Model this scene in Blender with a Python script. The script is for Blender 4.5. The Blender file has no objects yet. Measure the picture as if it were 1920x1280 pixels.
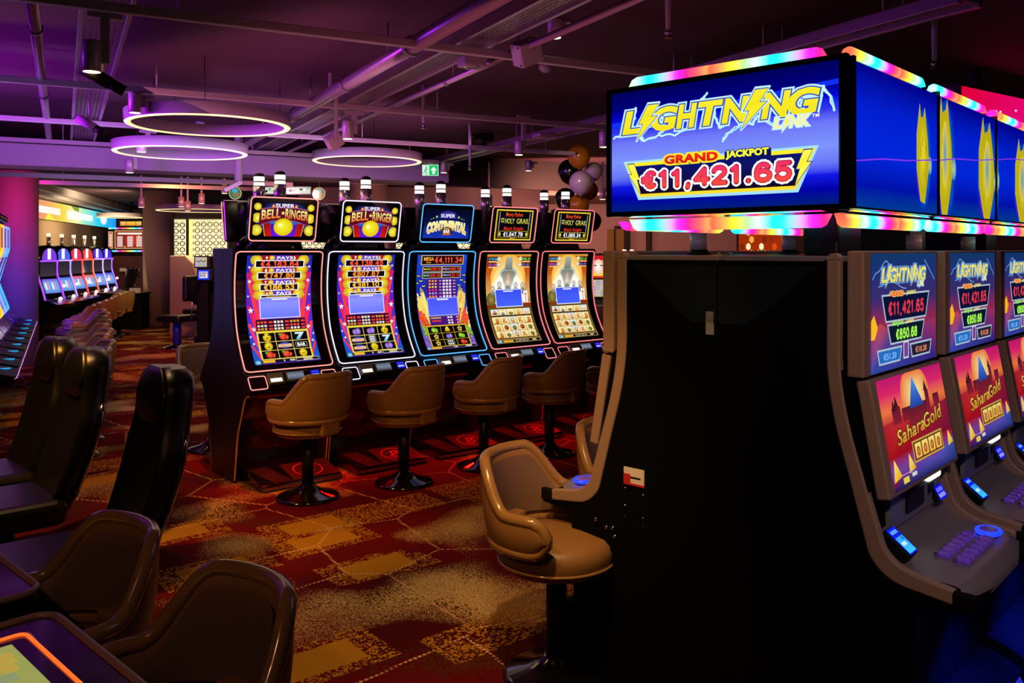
import bpy, bmesh, math, random
from mathutils import Vector, Matrix, Euler
random.seed(7)
S = bpy.context.scene
COL = S.collection
PI = math.pi

# ---------------------------------------------------------------- camera
FPX, CXP, CYP, EYE = 1590.0, 960.0, 469.0, 1.65      # focal length and horizon in pixels of a 1920x1280 frame
cd = bpy.data.cameras.new('camera'); cam = bpy.data.objects.new('camera', cd); COL.objects.link(cam)
cam.location = (0, 0, EYE); cam.rotation_euler = (PI/2, 0, 0)
cd.sensor_fit = 'HORIZONTAL'; cd.sensor_width = 36; cd.lens = 36*FPX/1920
cd.shift_y = -(640-CYP)/1920
cd.clip_start = 0.05; cd.clip_end = 200
S.camera = cam

# ---------------------------------------------------------------- view, world, lights
S.view_settings.view_transform = 'Standard'; S.view_settings.look = 'None'
S.view_settings.exposure = 0.0; S.view_settings.gamma = 1.0; S.view_settings.use_curve_mapping = False
try:
    S.cycles.use_denoising = True
    S.cycles.max_bounces = 6; S.cycles.sample_clamp_indirect = 3.0
    S.cycles.caustics_reflective = False; S.cycles.caustics_refractive = False
except Exception: pass
w = bpy.data.worlds.new('world'); S.world = w; w.use_nodes = True
w.node_tree.nodes['Background'].inputs[0].default_value = (0.25, 0.12, 0.3, 1)
w.node_tree.nodes['Background'].inputs[1].default_value = 0.01

def lin(h):
    if not isinstance(h, str): return tuple(h[:3])
    h = h.lstrip('#')
    return tuple(((v/12.92) if v <= .04045 else ((v+.055)/1.055)**2.4) for v in (int(h[i:i+2], 16)/255 for i in (0, 2, 4)))
def ray(px, py): return Vector(((px-CXP)/FPX, 1.0, -(py-CYP)/FPX))
def G(px, py, h=0.0):                       # the point at height h seen at a pixel
    r = ray(px, py); s = (h-EYE)/r.z
    return Vector((0, 0, EYE)) + r*s
def Dp(px, py, d): return Vector((0, 0, EYE)) + ray(px, py)*d
AU = math.radians(27.9)
U = Vector((-math.sin(AU), math.cos(AU), 0)); V = Vector((math.cos(AU), math.sin(AU), 0))   # room axes: away, across
def onU(px, py, u):
    r = ray(px, py); return Vector((0, 0, EYE)) + r*(u/r.dot(U))
def UV(u, v, z=0): return U*u + V*v + Vector((0, 0, z))
RZ = AU                                     # rotation that lays local x along V

def spot(name, loc, aim, power, col, size=70, blend=.6, rad=.05, parent=None):
    l = bpy.data.lights.new(name, 'SPOT'); l.energy = power; l.color = lin(col)
    l.spot_size = math.radians(size); l.spot_blend = blend; l.shadow_soft_size = rad
    o = bpy.data.objects.new(name, l); COL.objects.link(o); o.location = loc
    d = Vector(aim)-Vector(loc); o.rotation_euler = d.to_track_quat('-Z', 'Y').to_euler()
    if parent: o.parent = parent
    return o
def area(name, loc, aim, power, col, sx=1, sy=1, spread=180, parent=None):
    l = bpy.data.lights.new(name, 'AREA'); l.energy = power; l.color = lin(col); l.shape = 'RECTANGLE'
    l.size = sx; l.size_y = sy; l.spread = math.radians(spread)
    o = bpy.data.objects.new(name, l); COL.objects.link(o); o.location = loc
    d = Vector(aim)-Vector(loc); o.rotation_euler = d.to_track_quat('-Z', 'Y').to_euler()
    if parent: o.parent = parent
    return o
def point(name, loc, power, col, rad=.2, parent=None):
    l = bpy.data.lights.new(name, 'POINT'); l.energy = power; l.color = lin(col); l.shadow_soft_size = rad
    o = bpy.data.objects.new(name, l); COL.objects.link(o); o.location = loc
    if parent: o.parent = parent
    return o

#LIGHTS
# warm spots on the ceiling tracks
WARM = '#ffc884'
GOLD = '#ffb048'
spot('track_and_fill_light', UV(2.1, .55, 2.74), (-.95, 5.55, .55), 150, GOLD, 40, .7)
spot('track_and_fill_light', UV(4.45, .9, 2.74), (.35, 6.6, .55), 34, '#ff9c60', 46, .7)
spot('track_and_fill_light', UV(2.1, .15, 2.74), (.15, 3.2, .6), 84, GOLD, 36, .6)
spot('track_and_fill_light', UV(2.1, .9, 2.74), (-.35, 3.55, 0), 160, WARM, 56, .8)
spot('track_and_fill_light', UV(4.45, -1.0, 2.74), (-2.0, 5.1, 0), 300, GOLD, 50, .7)
spot('track_and_fill_light', UV(4.45, -.35, 2.74), (-1.3, 3.9, 0), 50, WARM, 60, .8)
spot('track_and_fill_light', (.9, .3, 2.74), (1.35, 2.75, 1.1), 105, '#ffd0b4', 42, .7)
spot('track_and_fill_light', (.0, 1.2, 2.74), (.42, 3.45, 1.0), 90, '#ffc070', 30, .7)
spot('track_and_fill_light', (1.9, 1.2, 2.74), (1.8, 2.6, .7), 18, '#d8d8ff', 60, .8)
spot('track_and_fill_light', (-1.5, .4, 2.74), (-1.0, 2.2, .6), 26, '#ffb890', 56, .8)
spot('track_and_fill_light', UV(6.64, -1.9, 2.74), UV(7.4, -1.2, 0), 140, '#ff9a60', 70, .8)
spot('track_and_fill_light', UV(8.6, .2, 2.74), UV(9.6, .6, 0), 60, '#ff8850', 80, .8)
spot('track_and_fill_light', UV(11.3, 1.2, 2.5), UV(13.0, 1.4, 0), 170, '#ff8040', 80, .8)
spot('track_and_fill_light', UV(12.6, 1.6, 2.55), (-6.0, 16.5, .2), 260, '#ff8a48', 90, .9)
spot('track_and_fill_light', UV(12.6, 3.0, 2.55), (2.0, 16.6, 1.2), 420, '#ffa080', 100, .9)
spot('track_and_fill_light', UV(11.2, 3.9, 2.5), (1.3, 13.0, .7), 120, '#ff9878', 90, .9)
spot('track_and_fill_light', UV(14.4, -.4, 2.55), (-7.6, 18.6, 1.2), 560, '#ffb898', 50, .8)
spot('track_and_fill_light', UV(14.4, -2.5, 2.55), (-10.6, 21, 1.9), 260, '#d0b070', 50, .8)
spot('track_and_fill_light', UV(4.45, -.2, 2.55), (-2.1, 6.6, 2.68), 26, '#ffb070', 26, .8)  # added spot that warms the hoop of the largest ring lamp
# added area lamps: coloured wash standing in for LED spill, plus ceiling fill
area('added_wash', UV(7.2, -2.2, 2.3), UV(7.6, -.9, 3.1), 115, '#a81ae0', 1.2, .6, 120)
area('added_wash', UV(5.6, -2.8, 2.3), UV(5.9, -1.6, 3.1), 24, '#9a28f0', 1.0, .6, 120)
area('added_wash', UV(8.8, -3.2, 1.9), UV(10.4, -1.6, 2.7), 26, '#b838ff', .8, .8)
area('added_wash', (-6.35, 10.9, 1.0), (-7.05, 12.2, .9), 40, '#4420ff', .6, 1.0)
area('added_wash', (-6.5, 11.3, 2.45), (-7.1, 12.2, 2.3), 11, '#ff10b0', .5, .4)
area('added_wash', UV(6.2, 1.6, 2.35), UV(6.4, 2.0, 3.1), 15, '#d87898', 2.4, 2)  # added general fill for the ceiling, with no source of its own
area('added_wash', UV(8.6, 2.6, 2.35), UV(9.0, 2.4, 3.1), 17, '#d888b0', 2.4, 2)
area('added_wash', UV(4.0, 2.0, 2.35), UV(4.2, 2.2, 3.1), 4, '#d06080', 2, 1.5)
area('added_wash', UV(7.8, 1.0, 2.2), UV(10.4, .8, 2.72), 26, '#c8a8f0', 3, .4)
area('added_wash', UV(12.0, 3.6, 2.2), UV(12.6, 3.6, 2.9), 36, '#ff9a98', 2, 1)
area('banner_fill', (-8.6, 18.5, 2.45), (-9.4, 18.8, 2.7), 40, '#fff0c0', .5, 3)
area('banner_fill', (-8.2, 18.2, 2.3), (-10.3, 19.2, 1.95), 70, '#e8c080', .5, 3, 120)  # added fill lamp brightening the tan wall behind the arch-topped machines
area('lattice_glow', (-6.0, 16.2, 2.2), (-6.6, 16.4, .8), 26, '#ffe4a0', .6, .4)
area('track_and_fill_light', (1.0, 12.6, 2.45), (1.5, 16.5, 1.5), 90, '#ffac90', 1.2, .4)  # added area fill for the right back wall, not a track fixture
spot('track_and_fill_light', UV(12.6, 2.4, 2.55), (-2.6, 15.5, 1.9), 260, '#e8a0b0', 80, .8)
spot('track_and_fill_light', (.35, 8.6, 2.72), (.9, 10.4, 2.4), 34, '#ffd8b0', 40, .8)  # added spot to brighten the balloons, on no track
spot('ceiling_patch_spot', UV(5.4, -2.6, 2.0), UV(5.6, -.75, 3.05), 190, '#ffc890', 24, .5)  # added spots throwing coloured patches onto the left ceiling
spot('ceiling_patch_spot', UV(6.4, -2.6, 2.0), UV(6.9, .50, 3.05), 170, '#a8c860', 15, .5)

# ---------------------------------------------------------------- materials
def mat(name, col, rough=.5, metal=0, emit=None, es=1.0, spec=.5, coat=0, bump=None, alpha=None, trans=0, attr=False, sheen=0):
    m = bpy.data.materials.new(name); m.use_nodes = True
    nt = m.node_tree; b = nt.nodes['Principled BSDF']
    b.inputs['Base Color'].default_value = (*lin(col), 1); b.inputs['Roughness'].default_value = rough
    b.inputs['Metallic'].default_value = metal; b.inputs['Specular IOR Level'].default_value = spec
    b.inputs['Coat Weight'].default_value = coat; b.inputs['Coat Roughness'].default_value = .08
    if trans: b.inputs['Transmission Weight'].default_value = trans
    if emit: b.inputs['Emission Color'].default_value = (*lin(emit), 1); b.inputs['Emission Strength'].default_value = es
    if attr:
        a = nt.nodes.new('ShaderNodeAttribute'); a.attribute_name = 'Col'
        if attr == 'emit':
            nt.links.new(a.outputs['Color'], b.inputs['Emission Color']); b.inputs['Emission Strength'].default_value = es
        else: nt.links.new(a.outputs['Color'], b.inputs['Base Color'])
    if bump:
        n = nt.nodes.new('ShaderNodeTexNoise'); n.inputs['Scale'].default_value = bump[0]; n.inputs['Detail'].default_value = 4
        t = nt.nodes.new('ShaderNodeTexCoord'); nt.links.new(t.outputs['Object'], n.inputs['Vector'])
        bp = nt.nodes.new('ShaderNodeBump'); bp.inputs['Strength'].default_value = bump[1]; bp.inputs['Distance'].default_value = .01
        nt.links.new(n.outputs['Fac'], bp.inputs['Height']); nt.links.new(bp.outputs['Normal'], b.inputs['Normal'])
    return m
M = {}
M['gloss_black'] = mat('gloss_black', '#0a090b', .12, coat=.5)
M['side_maroon'] = mat('side_maroon', '#160a12', .35)
M['bare_black'] = mat('bare_black', '#020202', .8, spec=.08)
M['satin_black'] = mat('satin_black', '#070708', .45, spec=.3)
M['dull_black'] = mat('dull_black', '#040404', .7, spec=.15)
M['screen'] = mat('lit_screen', '#000000', .12, attr='emit', es=1.0, spec=.35)
M['screen_glossy'] = mat('lit_glossy_screen', '#050608', .06, attr='emit', es=1.0, spec=1.0, coat=.4)
M['print'] = mat('printed_art', '#808080', .5, attr='base')
M['led_bar'] = mat('led_bar', '#202020', .3, attr='emit', es=1.6)
M['chrome'] = mat('chrome', '#b0aab0', .15, 1)
M['gold_trim'] = mat('gold_trim', '#d8a860', .45, .5)
M['steel'] = mat('steel', '#9a9aa2', .35, 1)
M['silver_lamp'] = mat('silver_lamp', '#c8c8d0', .25, .9)
M['white_light'] = mat('white_light', '#ffffff', .4, emit='#fff4e0', es=1.3)
M['warm_light'] = mat('warm_light', '#ffffff', .4, emit='#ffe2a8', es=1.5)
M['ring_light'] = mat('ring_light', '#ffffff', .4, emit='#ffdc90', es=1.5)
M['blue_light'] = mat('blue_light', '#001030', .3, emit='#2040ff', es=1.4)
M['leather'] = mat('tan_leather', '#84603a', .42, bump=(260, .12))
M['leather_in'] = mat('taupe_leather', '#6e564a', .5, bump=(260, .12))
M['piping'] = mat('glossy_piping', '#8c6a40', .2, coat=.4)
M['black_leather'] = mat('black_leather', '#0d0c0e', .32, bump=(220, .1))
M['white_paint'] = mat('white_paint', '#b8aeb8', .5)
M['white_metal'] = mat('white_metal', '#c4b8bc', .35, .3)
M['pipe_metal'] = mat('pipe_metal', '#b4a8b4', .3, .7)
M['wall_tan'] = mat('wall_tan', '#a08878', .8)
M['wall_dark'] = mat('wall_dark', '#2c2226', .8)
M['column'] = mat('column_paint', '#9a8474', .75)
M['ceiling'] = mat('ceiling_paint', '#4c2c3c', .85, bump=(30, .1))
M['trim_mauve'] = mat('mauve_trim', '#8d7468', .42)
M['deck_grey'] = mat('deck_grey', '#78707a', .35, .2, bump=(400, .05))
M['grey_plastic'] = mat('grey_plastic', '#6c7074', .35)
M['card_white'] = mat('card_white', '#d0c8c8', .6)
M['cap_blue'] = mat('cap_panel_blue', '#101820', .3)  # bluish reflection of the sign is tinted into the cap colour
M['lamp_glass'] = mat('lamp_glass', '#d4d8e4', .22, coat=.3)
M['label_grey'] = mat('label_grey', '#7c8684', .6)
M['card_red'] = mat('card_red', '#b01820', .6)

def wood():
    m = bpy.data.materials.new('burgundy_panelling'); m.use_nodes = True; nt = m.node_tree; b = nt.nodes['Principled BSDF']
    t = nt.nodes.new('ShaderNodeTexCoord'); mp = nt.nodes.new('ShaderNodeMapping'); mp.inputs['Scale'].default_value = (3, 3, .15)
    n = nt.nodes.new('ShaderNodeTexNoise'); n.inputs['Scale'].default_value = 2; r = nt.nodes.new('ShaderNodeValToRGB')
    r.color_ramp.elements[0].color = (*lin('#2a0c12'), 1); r.color_ramp.elements[1].color = (*lin('#5c2430'), 1)
    nt.links.new(t.outputs['Object'], mp.inputs['Vector']); nt.links.new(mp.outputs['Vector'], n.inputs['Vector'])
    nt.links.new(n.outputs['Fac'], r.inputs['Fac']); nt.links.new(r.outputs['Color'], b.inputs['Base Color']); b.inputs['Roughness'].default_value = .5
    return m
M['wood'] = wood()

def mesh_tray():                            # expanded metal: holes cut by a shader pattern
    m = bpy.data.materials.new('perforated_metal'); m.use_nodes = True; nt = m.node_tree; b = nt.nodes['Principled BSDF']
    b.inputs['Base Color'].default_value = (*lin('#a498a6'), 1); b.inputs['Roughness'].default_value = .3; b.inputs['Metallic'].default_value = .6
    t = nt.nodes.new('ShaderNodeTexCoord'); v = nt.nodes.new('ShaderNodeTexVoronoi'); v.inputs['Scale'].default_value = 34; v.inputs['Randomness'].default_value = .15
    v.feature = 'DISTANCE_TO_EDGE'
    c = nt.nodes.new('ShaderNodeMath'); c.operation = 'LESS_THAN'; c.inputs[1].default_value = .10
    nt.links.new(t.outputs['Object'], v.inputs['Vector']); nt.links.new(v.outputs['Distance'], c.inputs[0]); nt.links.new(c.outputs[0], b.inputs['Alpha'])
    return m
M['perforated'] = mesh_tray()

def carpet():
    m = bpy.data.materials.new('casino_carpet'); m.use_nodes = True; nt = m.node_tree; L = nt.links; b = nt.nodes['Principled BSDF']
    b.inputs['Roughness'].default_value = .95; b.inputs['Specular IOR Level'].default_value = .1
    N = lambda t: nt.nodes.new('ShaderNode'+t)
    tc = N('TexCoord'); mp = N('Mapping'); mp.inputs['Rotation'].default_value = (0, 0, math.radians(-40)); L.new(tc.outputs['Object'], mp.inputs['Vector'])
    P = mp.outputs['Vector']
    def math_(op, a, bb=None, clamp=False):
        n = N('Math'); n.operation = op; n.use_clamp = clamp
        for i, x in enumerate((a, bb)):
            if x is None: continue
            if isinstance(x, (int, float)): n.inputs[i].default_value = x
            else: L.new(x, n.inputs[i])
        return n.outputs[0]
    def noise(sc, det=2, vec=P):
        n = N('TexNoise'); n.inputs['Scale'].default_value = sc; n.inputs['Detail'].default_value = det; L.new(vec, n.inputs['Vector']); return n.outputs['Fac']
    def vor(sc, feat='F1', rnd=1.0, vec=P, metric='EUCLIDEAN'):
        n = N('TexVoronoi'); n.feature = feat; n.inputs['Scale'].default_value = sc; n.inputs['Randomness'].default_value = rnd
        if feat != 'DISTANCE_TO_EDGE': n.distance = metric
        L.new(vec, n.inputs['Vector']); return n
    def mix(f, c1, c2):
        n = N('Mix'); n.data_type = 'RGBA'
        if isinstance(f, (int, float)): n.inputs[0].default_value = f
        else: L.new(f, n.inputs[0])
        for i, c in ((6, c1), (7, c2)):
            if isinstance(c, str): n.inputs[i].default_value = (*lin(c), 1)
            else: L.new(c, n.inputs[i])
        return n.outputs[2]
    def ramp(x, a, c):                      # 0..1 between a and c
        n = N('MapRange'); n.inputs['From Min'].default_value = a; n.inputs['From Max'].default_value = c; L.new(x, n.inputs['Value']); return n.outputs[0]
    def rnd(v): 
        s = N('SeparateColor'); L.new(v.outputs['Color'], s.inputs[0]); return s.outputs[0]
    base = mix(ramp(noise(1.1), .35, .65), '#44030a', '#6c080e')
    # pale speckled clouds
    cloud = ramp(noise(1.35, 1), .53, .68)
    sp = rnd(vor(380)); base = mix(math_('LESS_THAN', sp, math_('MULTIPLY', cloud, .75)), base, '#d4b67e')
    # brown blotches
    mp2 = N('Mapping'); mp2.inputs['Location'].default_value = (3.7, 1.9, 0); L.new(P, mp2.inputs['Vector'])
    cl2 = ramp(noise(1.6, 1, mp2.outputs[0]), .56, .70)
    bl = rnd(vor(110)); base = mix(math_('LESS_THAN', bl, math_('MULTIPLY', cl2, .6)), base, '#4c2a0e')
    # solid gold tiles with a crumbling side
    mp3 = N('Mapping'); mp3.inputs['Scale'].default_value = (1.5, 2.6, 1); L.new(P, mp3.inputs['Vector'])
    v3 = vor(1.0, 'F1', .55, mp3.outputs[0], 'CHEBYCHEV')
    pick = math_('GREATER_THAN', rnd(v3), .70)
    near = math_('LESS_THAN', v3.outputs['Distance'], .27)
    fr = math_('MULTIPLY', math_('LESS_THAN', v3.outputs['Distance'], .44), math_('LESS_THAN', rnd(vor(105)), .42))
    tile = math_('MULTIPLY', pick, math_('MAXIMUM', near, fr))
    base = mix(tile, base, '#b07e22')
    # dotted hexagon lines
    ve = vor(1.3, 'DISTANCE_TO_EDGE', .55)
    ln = math_('LESS_THAN', ve.outputs['Distance'], .010)
    ck = vor(42, 'F1', 0.0); dots = math_('LESS_THAN', ck.outputs['Distance'], .38)
    base = mix(math_('MULTIPLY', ln, dots), base, '#d8a884')
    fine = ramp(noise(420, 1), .3, .7)
    base = mix(math_('MULTIPLY', fine, .35), base, '#180204')
    L.new(base, b.inputs['Base Color'])
    bp = N('Bump'); bp.inputs['Strength'].default_value = .25; bp.inputs['Distance'].default_value = .004
    L.new(noise(500, 1), bp.inputs['Height']); L.new(bp.outputs[0], b.inputs['Normal'])
    return m
M['carpet'] = carpet()

# ---------------------------------------------------------------- mesh helpers
class MB:
    def __init__(s): s.b = bmesh.new()
    def box(s, x0, x1, y0, y1, z0, z1, bev=0, mtx=None, seg=2):
        r = bmesh.ops.create_cube(s.b, size=1); vs = r['verts']
        for v in vs: v.co = Vector((x0+(v.co.x+.5)*(x1-x0), y0+(v.co.y+.5)*(y1-y0), z0+(v.co.z+.5)*(z1-z0)))
        if bev:
            es = list({e for v in vs for e in v.link_edges})
            rr = bmesh.ops.bevel(s.b, geom=es, offset=bev, segments=seg, affect='EDGES', profile=.5)
            vs = list({v for f in rr['faces'] for v in f.verts} | {v for v in vs if v.is_valid})
        if mtx: bmesh.ops.transform(s.b, matrix=mtx, verts=vs)
        return s
    def loft(s, rings, close=True, cap0=True, cap1=True, smooth=True):
        R = [[s.b.verts.new(p) for p in ring] for ring in rings]; n = len(R[0])
        for a, c in zip(R, R[1:]):
            for i in range(n if close else n-1):
                j = (i+1) % n
                try:
                    f = s.b.faces.new((a[i], a[j], c[j], c[i])); f.smooth = smooth
                except ValueError: pass
        if cap0 and close: s.b.faces.new(list(reversed(R[0])))
        if cap1 and close: s.b.faces.new(R[-1])
        return s
    def lathe(s, prof, seg=24, mtx=None, cap=True):
        mtx = mtx or Matrix()
        rings = [[mtx @ Vector((r*math.cos(2*PI*i/seg), r*math.sin(2*PI*i/seg), z)) for i in range(seg)] for r, z in prof]
        return s.loft(rings, cap0=cap, cap1=cap)
    def cyl(s, p, q, r, seg=16, r2=None):
        p = Vector(p); q = Vector(q); d = q-p; m = Matrix.Translation(p) @ d.to_track_quat('Z', 'Y').to_matrix().to_4x4()
        return s.lathe([(r, 0), (r if r2 is None else r2, d.length)], seg, m)
    def tube(s, pts, r, seg=8, closed=False):
        pts = [Vector(p) for p in pts]; n = len(pts); rings = []; up = None
        for i, p in enumerate(pts):
            a = pts[(i-1) % n] if (closed or i) else p; c = pts[(i+1) % n] if (closed or i < n-1) else p
            t = (c-a).normalized()
            if up is None: up = t.orthogonal().normalized()
            up = (up - t*up.dot(t));  up = up.normalized() if up.length > 1e-6 else t.orthogonal().normalized()
            w_ = t.cross(up)
            rr = r(i/(n-1)) if callable(r) else r
            rings.append([p + up*rr*math.cos(2*PI*k/seg) + w_*rr*math.sin(2*PI*k/seg) for k in range(seg)])
        if closed: rings.append(rings[0])
        return s.loft(rings, cap0=not closed, cap1=not closed)
    def prism(s, poly, x0, x1, f=None, smooth=False):   # polygon given in (d,z), extruded along local x; front is -y
        f = f or (lambda x, d, z: (x, -d, z))
        return s.loft([[f(x0, d, z) for d, z in poly], [f(x1, d, z) for d, z in poly]], smooth=smooth)
    def slab(s, mp, u0, v0, u1, v1, h0, h1):             # a plate lying on a mapped surface
        s.loft([[mp(u, v, h) for u, v in ((u0, v0), (u1, v0), (u1, v1), (u0, v1))] for h in (h0, h1)], smooth=False); return s
    def ball(s, c, r, seg=16, sc=(1, 1, 1)):
        m = Matrix.Translation(c) @ Matrix.Diagonal((r*sc[0], r*sc[1], r*sc[2], 1))
        rr = bmesh.ops.create_uvsphere(s.b, u_segments=seg, v_segments=max(6, seg*2//3), radius=1, matrix=m)
        for v in rr['verts']:
            for f in v.link_faces: f.smooth = True
        return s
    def build(s, name, m, parent=None, loc=None, bev=0, kind=None):
        me = bpy.data.meshes.new(name); bmesh.ops.remove_doubles(s.b, verts=s.b.verts, dist=1e-6)
        bmesh.ops.recalc_face_normals(s.b, faces=s.b.faces); s.b.to_mesh(me); s.b.free()
        me.materials.append(M[m] if isinstance(m, str) else m)
        o = bpy.data.objects.new(name, me); COL.objects.link(o)
        if loc is not None: o.location = loc
        if parent: o.parent = parent
        if bev:
            bm_ = o.modifiers.new('bevel', 'BEVEL'); bm_.width = bev; bm_.segments = 2; bm_.limit_method = 'ANGLE'; bm_.angle_limit = math.radians(50)
        if kind: o['kind'] = kind
        return o

def tag(o, label, cat, group=None):
    o['label'] = label; o['category'] = cat
    if group: o['group'] = group
    return o
def thing(name, label, cat, loc=(0, 0, 0), rz=0, group=None):
    o = bpy.data.objects.new(name, None); COL.objects.link(o); o.location = loc; o.rotation_euler = (0, 0, rz); o.empty_display_size = .1
    return tag(o, label, cat, group)
def dup(o, loc, rz, label, group=None):
    def cp(src, par):
        c = src.copy(); COL.objects.link(c)
        if par: c.parent = par
        for ch in src.children: cp(ch, c)
        return c
    r = cp(o, None); r.location = loc; r.rotation_euler = (0, 0, rz); r['label'] = label
    if group: r['group'] = group
    return r

# ---------------------------------------------------------------- 2D artwork laid on (possibly curved) screens
_tc = {}
def glyphs(s, off, shear=0):
    k = (s, off, shear)
    if k not in _tc:
        cu = bpy.data.curves.new('t', 'FONT'); cu.body = s; cu.size = 1; cu.offset = off; cu.resolution_u = 3; cu.shear = shear
        cu.space_character = 1.06
        o = bpy.data.objects.new('t', cu); COL.objects.link(o)
        dg = bpy.context.evaluated_depsgraph_get(); me = bpy.data.meshes.new_from_object(o.evaluated_get(dg))
        vs = [(v.co.x, v.co.y) for v in me.vertices]; fs = [tuple(p.vertices) for p in me.polygons]
        bpy.data.objects.remove(o); bpy.data.curves.remove(cu); bpy.data.meshes.remove(me)
        _tc[k] = (vs, fs)
    return _tc[k]
def lerp(a, c, t): return tuple(x+(y-x)*t for x, y in zip(a, c))
class Art:
    def __init__(s, w, h): s.w, s.h, s.polys = w, h, []
    def poly(s, pts, col, l=1):
        c = [lin(col)]*len(pts) if isinstance(col, str) else [lin(x) for x in col]
        s.polys.append((pts, c, l)); return s
    def rect(s, x0, y0, x1, y1, c, c2=None, l=1):
        return s.poly([(x0, y0), (x1, y0), (x1, y1), (x0, y1)], [c, c, c2 or c, c2 or c], l)
    def frame(s, x0, y0, x1, y1, t, c, l=2):
        s.rect(x0, y0, x1, y0+t, c, l=l); s.rect(x0, y1-t, x1, y1, c, l=l); s.rect(x0, y0+t, x0+t, y1-t, c, l=l); s.rect(x1-t, y0+t, x1, y1-t, c, l=l); return s
    def grad(s, x0, y0, x1, y1, stops, l=1):
        for (a, ca), (b_, cb) in zip(stops, stops[1:]): s.rect(x0, y0+(y1-y0)*a, x1, y0+(y1-y0)*b_, ca, cb, l)
        return s
    def ell(s, cx, cy, rx, ry, c, c2=None, l=1, n=20, ox=0, oy=0):
        c2 = c2 or c
        ring = [(cx+rx*math.cos(2*PI*i/n), cy+ry*math.sin(2*PI*i/n)) for i in range(n)]
        for i in range(n): s.poly([(cx+ox*rx, cy+oy*ry), ring[i], ring[(i+1) % n]], [c2, c, c], l)
        return s
    def ring(s, cx, cy, rx, ry, t, c, l=1, n=28):
        for i in range(n):
            a, d = 2*PI*i/n, 2*PI*(i+1)/n
            s.poly([(cx+rx*math.cos(a), cy+ry*math.sin(a)), (cx+rx*math.cos(d), cy+ry*math.sin(d)), (cx+(rx-t)*math.cos(d), cy+(ry-t)*math.sin(d)), (cx+(rx-t)*math.cos(a), cy+(ry-t)*math.sin(a))], c, l)
        return s
    def star(s, cx, cy, r, c, l=3, k=.42):
        p = [(cx+(r if i % 2 == 0 else r*k)*math.sin(PI*i/5), cy-(r if i % 2 == 0 else r*k)*math.cos(PI*i/5)) for i in range(10)]
        for i in range(10): s.poly([(cx, cy), p[i], p[(i+1) % 10]], c, l)
        return s
    def line(s, pts, t, c, l=2):
        for (x0, y0), (x1, y1) in zip(pts, pts[1:]):
            d = math.hypot(x1-x0, y1-y0) or 1; nx, ny = -(y1-y0)/d*t/2, (x1-x0)/d*t/2; ex, ey = (x1-x0)/d*t*.3, (y1-y0)/d*t*.3
            s.poly([(x0+nx-ex, y0+ny-ey), (x1+nx+ex, y1+ny+ey), (x1-nx+ex, y1-ny+ey), (x0-nx-ex, y0-ny-ey)], c, l)
        return s
    def text(s, t, cx, cy, h, c, c2=None, w=None, bold=.012, outs=(), l=2, arch=0, shear=0, slope=0, grow=0):
        def put(off, ca, cb, ll):
            vs, fs = glyphs(t, off, shear); bv = glyphs(t, 0, shear)[0]
            if not fs: return
            x0 = min(v[0] for v in bv); x1 = max(v[0] for v in bv); y0 = min(v[1] for v in bv); y1 = max(v[1] for v in bv)
            if h_caps: y0, y1 = 0.0, .73
            ky = h/(y1-y0); kx = (w/(x1-x0)) if w else ky
            ca, cb = lin(ca), lin(cb or ca); out = []; cc = []
            for x, y in vs:
                tt = (x-x0)/(x1-x0)*2-1; gy = 1+grow*tt*tt
                X = cx+((x-x0)-(x1-x0)/2)*kx; Y = cy-((y-y0)-(y1-y0)/2)*ky*gy + arch*tt*tt + slope*tt
                out.append((X, Y)); cc.append(lerp(cb, ca, min(1, max(0, (y-y0)/(y1-y0)))))
            for f in fs: s.polys.append(([out[i] for i in f], [cc[i] for i in f], ll))
        h_caps = True
        outs = list(outs)
        for k, (off, oc) in enumerate(outs): put(bold+off, oc, None, l+k*.5)
        put(bold, c, c2, l+len(outs)*.5); return s
    def nums(s, t, cx, cy, h, w, t_, c, c2=None, outs=(), l=3):
        def arc(x, y, rx, ry, a, b_, n=9): return [(x+rx*math.cos(math.radians(a+(b_-a)*i/n)), y-ry*math.sin(math.radians(a+(b_-a)*i/n))) for i in range(n+1)]
        D = {'0': [arc(.5, .5, .42, .46, 90, 450, 18)], '1': [[(.16, .24), (.44, .14), (.56, .06), (.56, .96)]], '2': [arc(.5, .3, .38, .26, 170, -30, 9)+[(.12, .95), (.92, .95)]],
             '3': [arc(.47, .27, .36, .22, 160, -88, 9)+arc(.47, .72, .4, .24, 88, -160, 9)], '4': [[(.72, .96), (.72, .06), (.08, .68), (.98, .68)]], '5': [[(.88, .06), (.24, .06), (.16, .46)]+arc(.48, .66, .4, .3, 140, -155, 10)],
             '6': [arc(.5, .5, .42, .45, 40, 180, 7)+arc(.5, .69, .42, .27, 180, -180, 14)], '7': [[(.06, .06), (.92, .06), (.62, .45), (.42, .96)]], '8': [arc(.5, .27, .34, .22, 90, 450, 14), arc(.5, .71, .42, .25, 90, 450, 14)],
             '9': [arc(.5, .31, .42, .27, 0, 360, 14)+arc(.5, .5, .42, .45, 0, -140, 7)], '€': [arc(.62, .5, .4, .45, 50, 310, 12), [(.0, .42), (.66, .42)], [(.0, .6), (.62, .6)]], '.': [[(.2, .93), (.24, .93)]], ',': [[(.24, .92), (.18, 1.12)]]}
        wd = [.42 if ch in '.,' else .72 if ch == '1' else 1.0 for ch in t]; gap = .26; tot = sum(wd)+gap*(len(t)-1); k = w/tot
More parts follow.
